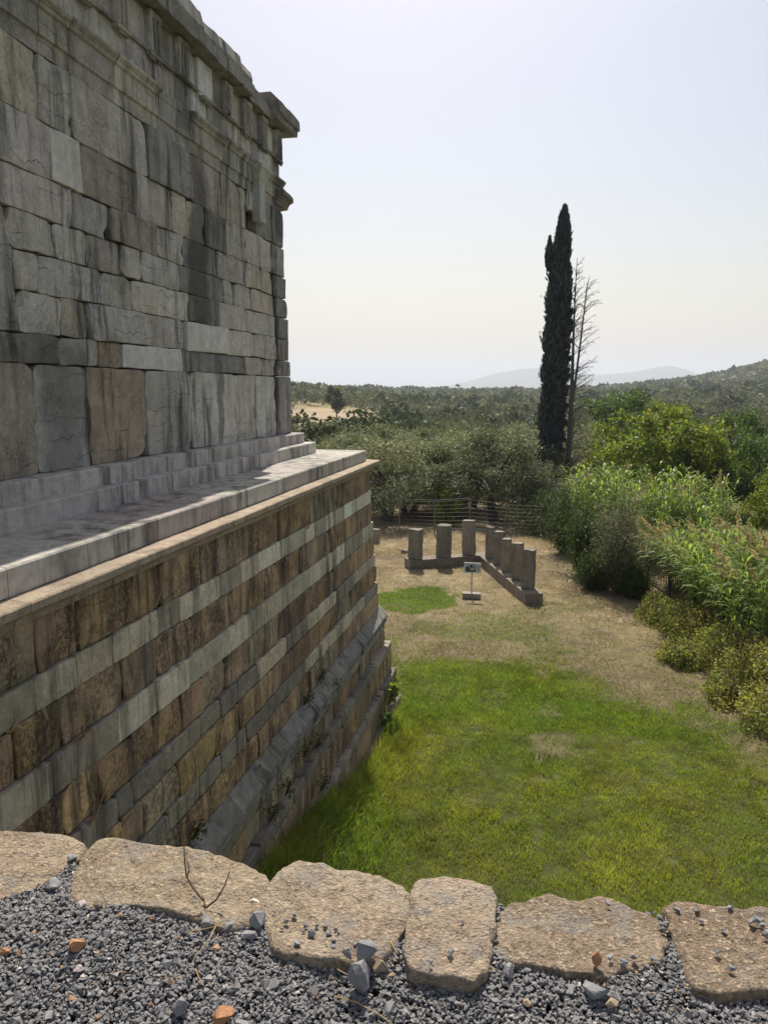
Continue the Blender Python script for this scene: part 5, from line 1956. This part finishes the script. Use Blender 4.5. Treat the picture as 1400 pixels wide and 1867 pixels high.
RG = ((0.138, 0.218, 0.040), (0.265, 0.333, 0.081))
for i, (px, dist, ncane, spread, h0, h1, lean, plm, lab) in enumerate((
        (1385, 26.0, 130, (1.5, 1.7), 1.9, 3.0, (-0.42, -0.12), 0.18, 'near reed thicket with brown plumes bending over the railing'),
        (1480, 23.0, 100, (1.5, 1.7), 2.0, 3.2, (-0.42, -0.12), 0.2, 'reed thicket cut by the right edge of the picture'),
        (1300, 29.0, 70, (1.0, 1.2), 1.3, 2.3, (-0.38, -0.1), 0.3, 'low reeds with plumes behind the far half of the railing'),
        (1180, 34.0, 190, (2.1, 1.8), 2.7, 3.9, (-0.08, -0.05), 0.02, 'tall bright green reed bed behind the grey shrub'),
        (1105, 36.0, 130, (1.3, 1.5), 2.6, 3.7, (-0.05, -0.03), 0.0, 'bright reed bed between the grey shrub and dead tree'),
        (1262, 33.0, 110, (1.2, 1.4), 1.7, 2.9, (-0.12, -0.05), 0.05, 'reed bed sloping down towards the railing'),
        (1310, 40.0, 60, (1.2, 1.2), 2.0, 3.0, (-0.1, -0.05), 0.12, 'far reeds with a single plume below the leafy tree'))):
    p = at_d(px, 711, dist)
    p[2] = Z0 - 0.1
    reed_clump('reed_thicket', 900 + i, ncane, spread, h0, h1, lean, plm, lab, p, RG if i != 3 else ((0.14, 0.22, 0.035), (0.27, 0.33, 0.07)), 18 if i < 3 else 15, 0.55)


# wispy grey shrub and dark shrubs at the edge of the shade
def wispy(seed, H, W, n, cols, mat='leaf', lsize=0.10):
    r_ = np.random.default_rng(seed)
    g = Geo()
    C = []
    for k in range(60):
        a, sp_ = r_.uniform(0, 6.28), abs(r_.normal(0, 0.5))
        tip = np.array([math.cos(a) * W * sp_, math.sin(a) * W * sp_, H * r_.uniform(0.45, 1.0) * (1 - 0.2 * sp_)])
        p0 = np.array([math.cos(a), math.sin(a), 0]) * 0.15
        m1 = p0 * 0.5 + tip * np.array([0.25, 0.25, 0.5])
        pts = [p0, m1, tip]
        g.tube(pts, [.018, .010, .004], 4, cap=False)
        for q in range(n // 60):
            s = r_.uniform(0.12, 1.0)
            p = (p0 * (1 - s) ** 2 + 2 * m1 * s * (1 - s) + tip * s * s)
            C.append(p + r_.normal(0, 0.13, 3) * (0.5 + s))
    C = np.array(C)
    C[:, 2] = np.maximum(C[:, 2], 0.03)
    V, Q = leaf_quads(C, lsize * r_.uniform(0.6, 1.4, len(C)), 0.25, r_, 0.6)
    t = r_.uniform(0, 1, (len(C), 1))
    col = np.array(cols[0]) * (1 - t) + np.array(cols[1]) * t
    return mesh_np('foliage', V, Q, M[mat], False, np.repeat(col, 4, axis=0)), g.mesh('stems', M['bark'])


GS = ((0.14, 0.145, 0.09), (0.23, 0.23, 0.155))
p = at_z(1128, 1082, Z0)
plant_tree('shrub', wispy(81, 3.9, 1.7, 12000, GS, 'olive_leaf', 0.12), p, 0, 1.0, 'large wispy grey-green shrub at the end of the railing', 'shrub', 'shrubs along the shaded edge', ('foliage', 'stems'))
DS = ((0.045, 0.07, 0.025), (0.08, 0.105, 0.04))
for i, (px, py, H, W, lab) in enumerate(((1062, 1050, 3.4, 1.5, 'dark green feathery shrub left of the wispy shrub'),
                                         (1085, 1075, 1.4, 1.3, 'low dark bush at the foot of the feathery shrub'),
                                         (1028, 1010, 3.3, 2.0, 'dark bush near the cypress foot'),
                                         (1100, 1045, 2.6, 1.6, 'dark bush tucked behind the wispy shrub'),
                                         (1155, 1090, 1.2, 0.9, 'small dark bush at the right foot of the wispy shrub'),
                                         (985, 975, 2.2, 1.7, 'shaded bush behind the receding pillar row'))):
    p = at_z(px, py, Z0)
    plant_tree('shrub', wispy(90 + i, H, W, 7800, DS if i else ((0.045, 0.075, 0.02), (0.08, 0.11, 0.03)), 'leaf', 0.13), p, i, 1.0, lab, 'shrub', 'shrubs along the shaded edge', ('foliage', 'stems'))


# bramble mounds in front of the railing
def bramble(seed, rx, ry, rz, n, cols):
    r_ = np.random.default_rng(seed)
    v = r_.normal(0, 1, (n, 3))
    v /= np.linalg.norm(v, axis=1)[:, None]
    v[:, 2] = np.abs(v[:, 2])
    lump = 1 + 0.35 * fnoise(v * 2.6 + seed, seed, 3)
    P = v * (lump * r_.uniform(0.55, 1.05, n))[:, None] * np.array([rx, ry, rz])
    P[:, 2] = np.maximum(P[:, 2], 0.02)
    V, Q = leaf_quads(P, 0.075 * r_.uniform(0.6, 1.5, n), 0.6, r_, 0.3)
    t = r_.uniform(0, 1, (n, 1))
    patch = smooth(-0.2, 0.4, fnoise(P * 1.5 + seed, seed + 5, 3))[:, None]
    col = (np.array(cols[0]) * (1 - t) + np.array(cols[1]) * t) * (1 - 0.55 * patch) + np.array(cols[2]) * 0.55 * patch
    g = Geo()
    for k in range(40):
        a = r_.uniform(0, 6.28)
        e = np.array([math.cos(a) * rx, math.sin(a) * ry, 0]) * r_.uniform(0.5, 1.15)
        top = e * 0.55 + np.array([0, 0, rz * r_.uniform(0.8, 1.25)])
        g.tube([e * 0.1, top, e + np.array([0, 0, rz * r_.uniform(0.2, .7)])], [.008, .006, .003], 4, cap=False)
    return mesh_np('foliage', V, Q, M['leaf'], False, np.repeat(col, 4, axis=0)), g.mesh('stems', M['twig'])


BC = ((0.149, 0.189, 0.047), (0.257, 0.263, 0.074), (0.365, 0.311, 0.101))
for i, (px, py, rx, ry, rz, lab) in enumerate((
        (1205, 1130, 0.75, 1.3, 0.75, 'sparse yellowish bramble mound nearest the wispy shrub'),
        (1262, 1160, 0.9, 1.5, 0.85, 'bramble mound in front of the middle railing post'),
        (1330, 1215, 1.0, 1.4, 0.95, 'bramble mound below the near reeds'),
        (1390, 1260, 1.0, 1.3, 1.0, 'dense green bramble mound at the right edge'),
        (1240, 1205, 0.6, 0.9, 0.5, 'low bramble tongue reaching onto the dry lawn'),
        (1440, 1330, 1.0, 1.2, 0.8, 'bramble mound at the lower right edge of the lawn'),
        (1345, 1275, 0.7, 0.9, 0.55, 'low bramble in front of the dense green mound'))):
    p = at_z(px, py, Z0)
    p[2] = float(lawn_z(p[0], p[1])) - 0.02
    plant_tree('bramble_bush', bramble(120 + i, rx, ry, rz, 5200, BC), p, 0, 1.0, lab, 'bush', 'brambles in front of the railing', ('foliage', 'stems'))


# saplings and weeds on the podium
def sapling(seed, H, n, lsize, cols):
    r_ = np.random.default_rng(seed)
    g = Geo()
    C = []
    for k in range(5):
        a = r_.uniform(-1.2, 1.6)
        tip = np.array([math.cos(a) * H * 0.45, math.sin(a) * H * 0.25, H * r_.uniform(0.35, 1.0)])
        g.tube([(0, 0, 0), tip * np.array([.6, .6, .45]), tip], [.012, .009, .004], 5)
        for q in range(n // 5):
            s = r_.uniform(0.35, 1.05)
            C.append(tip * np.array([s, s, s ** 1.1]) + r_.normal(0, 0.05, 3))
    C = np.array(C)
    V, Q = leaf_quads(C, lsize * r_.uniform(0.7, 1.3, len(C)), 0.8, r_, 0.2)
    t = r_.uniform(0, 1, (len(C), 1))
    col = np.array(cols[0]) * (1 - t) + np.array(cols[1]) * t
    return mesh_np('leaves', V, Q, M['leaf'], False, np.repeat(col, 4, axis=0)), g.mesh('stem', M['twig'])


for i, (px, py, X, H, n, cols, lab) in enumerate((
        (706, 1285, -3.10, 0.55, 55, ((0.13, 0.19, 0.03), (0.22, 0.26, 0.05)), 'bright green fig sapling growing from the podium corner'),
        (700, 1345, -3.02, 0.48, 75, ((0.04, 0.085, 0.02), (0.09, 0.14, 0.03)), 'darker leafy sapling at the foot of the podium corner'))):
    d = ray(px, py)
    p = d * (X / d[0])
    plant_tree('sapling', sapling(140 + i, H, n, 0.11, cols), p, 0, 1.0, lab, 'plant', 'saplings at the podium corner', ('leaves', 'stem'))


def tuft(seed, n, L, droop, mat, wr=0.004):
    r_ = np.random.default_rng(seed)
    g = Geo()
    for k in range(n):
        a = r_.normal(0, 0.9)
        d = np.array([abs(math.cos(a)) * 0.55, math.sin(a), 0.0])
        l = L * r_.uniform(0.5, 1.2)
        up = r_.uniform(0.2, 0.9)
        g.tube([(0, 0, 0), d * l * .4 + np.array([0, 0, l * .45 * up]), d * l * .75 + np.array([0, 0, l * (.45 * up - droop)])], [wr, wr * .8, wr * .4], 3, cap=False)
    return g.mesh('tuft', mat)


TUFTS = [(305, 1060, 'straw'), (300, 1105, 'straw'), (95, 1195, 'straw'), (140, 1175, 'straw'), (150, 1345, 'rust_straw'), (230, 1275, 'rust_straw'),
         (165, 1498, 'rust_straw'), (20, 1335, 'straw'), (537, 1350, 'rust_straw'), (551, 1335, 'rust_straw'), (640, 1340, 'rust_straw'), (470, 1400, 'rust_straw'),
         (590, 1380, 'straw'), (565, 1470, 'straw'), (540, 1500, 'rust_straw'), (655, 1310, 'rust_straw'), (618, 920, 'straw'), (560, 965, 'straw'), (350, 1030, 'straw')]
TUFTS = order([t for t in TUFTS if t[2] == 'straw']) + order([t for t in TUFTS if t[2] != 'straw'])
for i, (nth, px, py, mt) in enumerate(TUFTS):
    d = ray(px, py)
    X = -3.5
    for _ in range(6):
        p = d * (X / d[0])
        X = pod_x(p[2]) + 0.015
    n_, L_, dr = (14, 0.16, 0.25) if mt == 'rust_straw' else (9, 0.26, 0.1)
    o = obj('dry_weed', tuft(160 + i, n_, L_, dr, M[mt]), None, p)
    tag(o, (nth + ' of the rusty dried weed tufts on the podium' if mt == 'rust_straw' else nth + ' of the thin pale dry grass sprigs on the podium'), 'weed',
        'rusty dried weeds on the podium' if mt == 'rust_straw' else 'pale dry sprigs on the podium')
# long bare creeper stems
for lab, pts in (('long dry stem running down the podium below the white blocks at left', [(148, 1240), (146, 1275), (148, 1315), (142, 1340)]),
                 ('thin dry stem hanging beside the second white course', [(226, 1205), (228, 1240), (227, 1270)]),
                 ('slanting dry stem across the brown course at left', [(255, 1172), (248, 1210), (240, 1268)]),
                 ('curved dry stem below the podium cornice', [(285, 1105), (300, 1065), (315, 1040), (340, 1030), (365, 1034)]),
                 ('dry stem trailing down the lower left courses', [(212, 1398), (195, 1435), (182, 1470), (175, 1495)])):
    P = []
    for px, py in pts:
        d = ray(px, py)
        X = -3.5
        for _ in range(6):
            p = d * (X / d[0])
            X = pod_x(p[2]) + 0.03
        P.append(p)
    P = np.array(P)
    g = Geo().tube(P - P[0], 0.0035, 5)
    tag(obj('dry_creeper', g.mesh('dry_creeper', M['straw']), None, P[0]), lab, 'creeper', 'dry creepers on the podium')

# green weeds on the lower ledges
for i, (nth, px, py) in enumerate(order(((575, 1365), (553, 1380), (605, 1260), (580, 1240), (555, 1285), (490, 1500), (520, 1450), (585, 1440), (350, 1530)))):
    d = ray(px, py)
    X = -3.3
    for _ in range(6):
        p = d * (X / d[0])
        X = pod_x(p[2]) + 0.02
    plant_tree('weed', sapling(180 + i, 0.24, 90, 0.034, ((0.05, 0.075, 0.025), (0.10, 0.12, 0.04))), p, 0, 1.0, nth + ' of the small dark green weeds on the lower podium', 'weed', 'green weeds on the podium ledges', ('leaves', 'stem'))

make_grass()


# ------------------------------------------------------------------ far groves
def far_trees():
    r_ = np.random.default_rng(77)
    g = Geo()

    def scatter(d0, d1, area, keep, nq, tsize, lsize, jit):
        u0, u1 = R(-30) - YAW * 0, R(32)
        # uniform in area within the sector
        n = int(0.5 * (d1 ** 2 - d0 ** 2) * (u1 - u0) / area)
        th = r_.uniform(u0, u1, n) - YAW
        d = np.sqrt(r_.uniform(d0 ** 2, d1 ** 2, n))
        x, y = d * np.sin(th), d * np.cos(th)
        dens = fnoise(np.stack([x / 45, y / 45, x * 0], -1), 131, 3)
        ok = (r_.uniform(0, 1, n) < keep * smooth(-0.75, 0.0, dens)) & (in_field(x, y) > 1.25)
        # nothing hidden behind the mausoleum
        ok &= az_px(x, y) > 500
        x, y, d = x[ok], y[ok], d[ok]
        n = len(x)
        z = terr_z(x, y)
        h = tsize * r_.uniform(0.65, 1.25, n)
        big = r_.uniform(0, 1, n) < 0.06
        h = np.where(big, h * 1.35, h)
        w = h * r_.uniform(0.5, 0.68, n)
        kind = r_.uniform(0, 1, n)
        base = np.where((kind < 0.62)[:, None], np.array([0.165, 0.172, 0.105]), np.where((kind < 0.86)[:, None], np.array([0.085, 0.108, 0.055]), np.array([0.155, 0.175, 0.065])))
        base = np.where(big[:, None], np.array([0.06, 0.08, 0.042]), base) * r_.uniform(0.75, 1.25, (n, 1))
        low = fnoise(np.stack([x / 70, y / 70, x * 0], -1), 151, 3)[:, None]
        base = base * (1 + 0.55 * low) * np.array([1, 1, 1]) + np.array([0.03, 0.012, -0.01]) * np.clip(low, 0, 1)
        v = r_.normal(0, 1, (n, nq, 3))
        v /= np.linalg.norm(v, axis=-1, keepdims=True)
        lump = 1 + 0.3 * vnoise(v * 2.2 + r_.uniform(0, 99, (n, 1, 1)), 4)
        v = v * (lump * r_.uniform(0.7, 1.05, (n, nq)))[..., None]
        C = np.stack([x, y, z], -1)[:, None] + v * np.stack([w, w, h * 0.44], -1)[:, None] + np.array([0, 0, 1.0]) * (h * 0.55)[:, None, None]
        C = C.reshape(-1, 3)
        col = np.repeat(base, nq, axis=0)
        V, Q = leaf_quads(C, lsize * np.repeat(h / tsize, nq) * r_.uniform(0.6, 1.4, len(C)), 0.75, r_, 0)
        g.add(V, Q=Q, C=np.repeat(col, 4, axis=0))
        return n
    counts = [scatter(56, 150, 24, 0.95, 420, 4.6, 0.38, 0), scatter(150, 420, 30, 0.9, 80, 4.8, 1.0, 0), scatter(420, 900, 60, 0.9, 22, 5.5, 2.4, 0), scatter(900, 1550, 120, 0.95, 12, 6.5, 4.2, 0)]
    o = obj('olive_groves', g.mesh('olive_groves', M['far_leaf']))
    tag(o, 'olive groves and scrub spreading over the valley and hills', 'grove', kind='stuff')
    print('far trees', counts, 'quads', g.n // 4)


make_terrain()
far_trees()
mountain('far_mountains', [(560, 716), (740, 717), (800, 707), (850, 696), (905, 682), (950, 675), (985, 673), (1030, 677), (1075, 687), (1120, 684), (1160, 680), (1195, 673), (1218, 671), (1245, 677),
                           (1275, 686), (1330, 692), (1500, 700), (1700, 712)], 6500, 1600, 5)
mountain('middle_ridge', [(700, 722), (760, 720), (800, 716), (850, 714), (880, 712), (930, 713), (960, 711), (1000, 708), (1060, 706), (1120, 709), (1200, 714), (1300, 716)], 3600, 700, 9)

# single trees that stand out of the groves
pine = tree_meshes(201, 2.2, 3.0, 9.0, 1500, 0.55, 0.5, ((0.05, 0.065, 0.03), (0.08, 0.10, 0.045)), M['far_leaf'], 0.2, 18, 0.34, 6)
cyp_far = tree_meshes(202, 0.9, 5.2, 10.5, 900, 0.6, 0.4, ((0.022, 0.032, 0.02), (0.03, 0.04, 0.022)), M['far_leaf'], 0.2, 30, 0.4, 3)
rnd = tree_meshes(203, 3.4, 2.9, 6.4, 900, 0.7, 0.6, ((0.035, 0.05, 0.026), (0.055, 0.07, 0.035)), M['far_leaf'], 0.22, 24, 0.34, 5)
for px, dist, top, bot, mesh, hh, wide, nm, lab in (
        (613, 205, 703, 762, pine, 9.0, 1.0, 'pine_tree', 'lone pine tree with bare trunk above the tan field'),
        (603, 330, 701, 716, cyp_far, 10.5, 0.8, 'cypress_tree', 'small far cypress on the left ridge'),
        (940, 200, 746, 772, cyp_far, 10.5, 1.0, 'cypress_tree', 'small far cypress in the groves left of the tall cypress'),
        (1391, 520, 701, 719, cyp_far, 10.5, 1.2, 'cypress_tree', 'taller of two far cypresses at the right edge'),
        (1382, 520, 708, 719, cyp_far, 10.5, 1.0, 'cypress_tree', 'shorter of two far cypresses at the right edge'),
        (1091, 260, 720, 736, cyp_far, 10.5, 1.0, 'cypress_tree', 'tiny cypress seen through the dead branches'),
        (696, 330, 717, 731, rnd, 6.4, 0.8, 'round_tree', 'dark round tree on the skyline left of centre'),
        (803, 420, 718, 729, rnd, 6.4, 1.2, 'round_tree', 'dark round tree on the skyline in the centre'),
        (858, 330, 724, 743, rnd, 6.4, 1.2, 'round_tree', 'larger dark round tree below the central skyline'),
        (905, 380, 723, 740, rnd, 6.4, 1.0, 'round_tree', 'dark round tree right of the larger one below the skyline'),
        (840, 430, 722, 733, rnd, 6.4, 1.1, 'round_tree', 'small dark tree between the central skyline trees')):
    p = at_d(px, bot, dist)
    zt = at_d(px, top, dist)[2]
    zg = float(terr_z(p[0], p[1]))
    p[2] = min(p[2], zg) if abs(p[2] - zg) < 4 else zg
    s = (zt - p[2]) / hh
    plant_tree(nm, mesh, p, random.uniform(0, 6), (s * wide, s * wide, s), lab, 'tree', 'single trees standing out of the groves')


# far houses
def house(px, py, dist, w, lab, roofc='roof_tile'):
    p = at_d(px, py, dist)
    t = empty('distant_house', p)
    tag(t, lab, 'house', 'far houses')
    a = random.uniform(-0.5, 0.5)
    t.rotation_euler = (0, 0, a)

    def child(nm, g, mat, par=t):
        o = bpy.data.objects.new(nm, g.mesh(nm, mat))
        COL.objects.link(o)
        o.parent = par
        return o
    h, d = w * 0.55, w * 0.7
    wall = child('wall', Geo().box((-w / 2, -d / 2, -2), (w / 2, d / 2, h)), M['house_wall'])
    g = Geo()
    e = 0.08 * w
    V = [(-w / 2 - e, -d / 2 - e, h), (w / 2 + e, -d / 2 - e, h), (w / 2 + e, d / 2 + e, h), (-w / 2 - e, d / 2 + e, h), (-w / 2 - e, 0, h + w * .22), (w / 2 + e, 0, h + w * .22)]
    g.add(V, T=[(0, 4, 3), (1, 2, 5)], Q=[(0, 1, 5, 4), (2, 3, 4, 5), (3, 2, 1, 0)])
    child('roof', g, M[roofc])
    for q in (-0.25, 0.25):
        child('window', Geo().box((q * w - .07 * w, -d / 2 - .02 * w, h * .3), (q * w + .07 * w, -d / 2 - .002 * w, h * .7)), M['gap'], t)


for px, py, dist, w, lab in ((884, 714, 3000, 20, 'far pale house at the left end of the ridge village'),
                             (900, 715, 3000, 24, 'far pale house in the middle of the ridge village'),
                             (918, 714, 3000, 22, 'far house right of the middle of the ridge village'),
                             (938, 713, 3000, 26, 'far pale house at the right of the ridge village'),
                             (956, 712, 3000, 18, 'far house at the right end of the ridge village')):
    house(px, py, dist, w, lab)

# ------------------------------------------------------------------ haze
hz = Geo().box((-14500, -3000, -70), (14500, 14500, 420))
m, nt, out = new_mat('hazy_air')
b = NB(nt)
pv = b.n('ShaderNodeVolumePrincipled')
pv.inputs['Color'].default_value = (0.73, 0.78, 0.87, 1)
pv.inputs['Density'].default_value = 0.0002
pv.inputs['Anisotropy'].default_value = 0.25
b.l(pv.outputs[0], out.inputs['Volume'])
tag(obj('haze', hz.mesh('haze', m)), 'thin bluish haze filling the valley air', 'haze', kind='stuff')
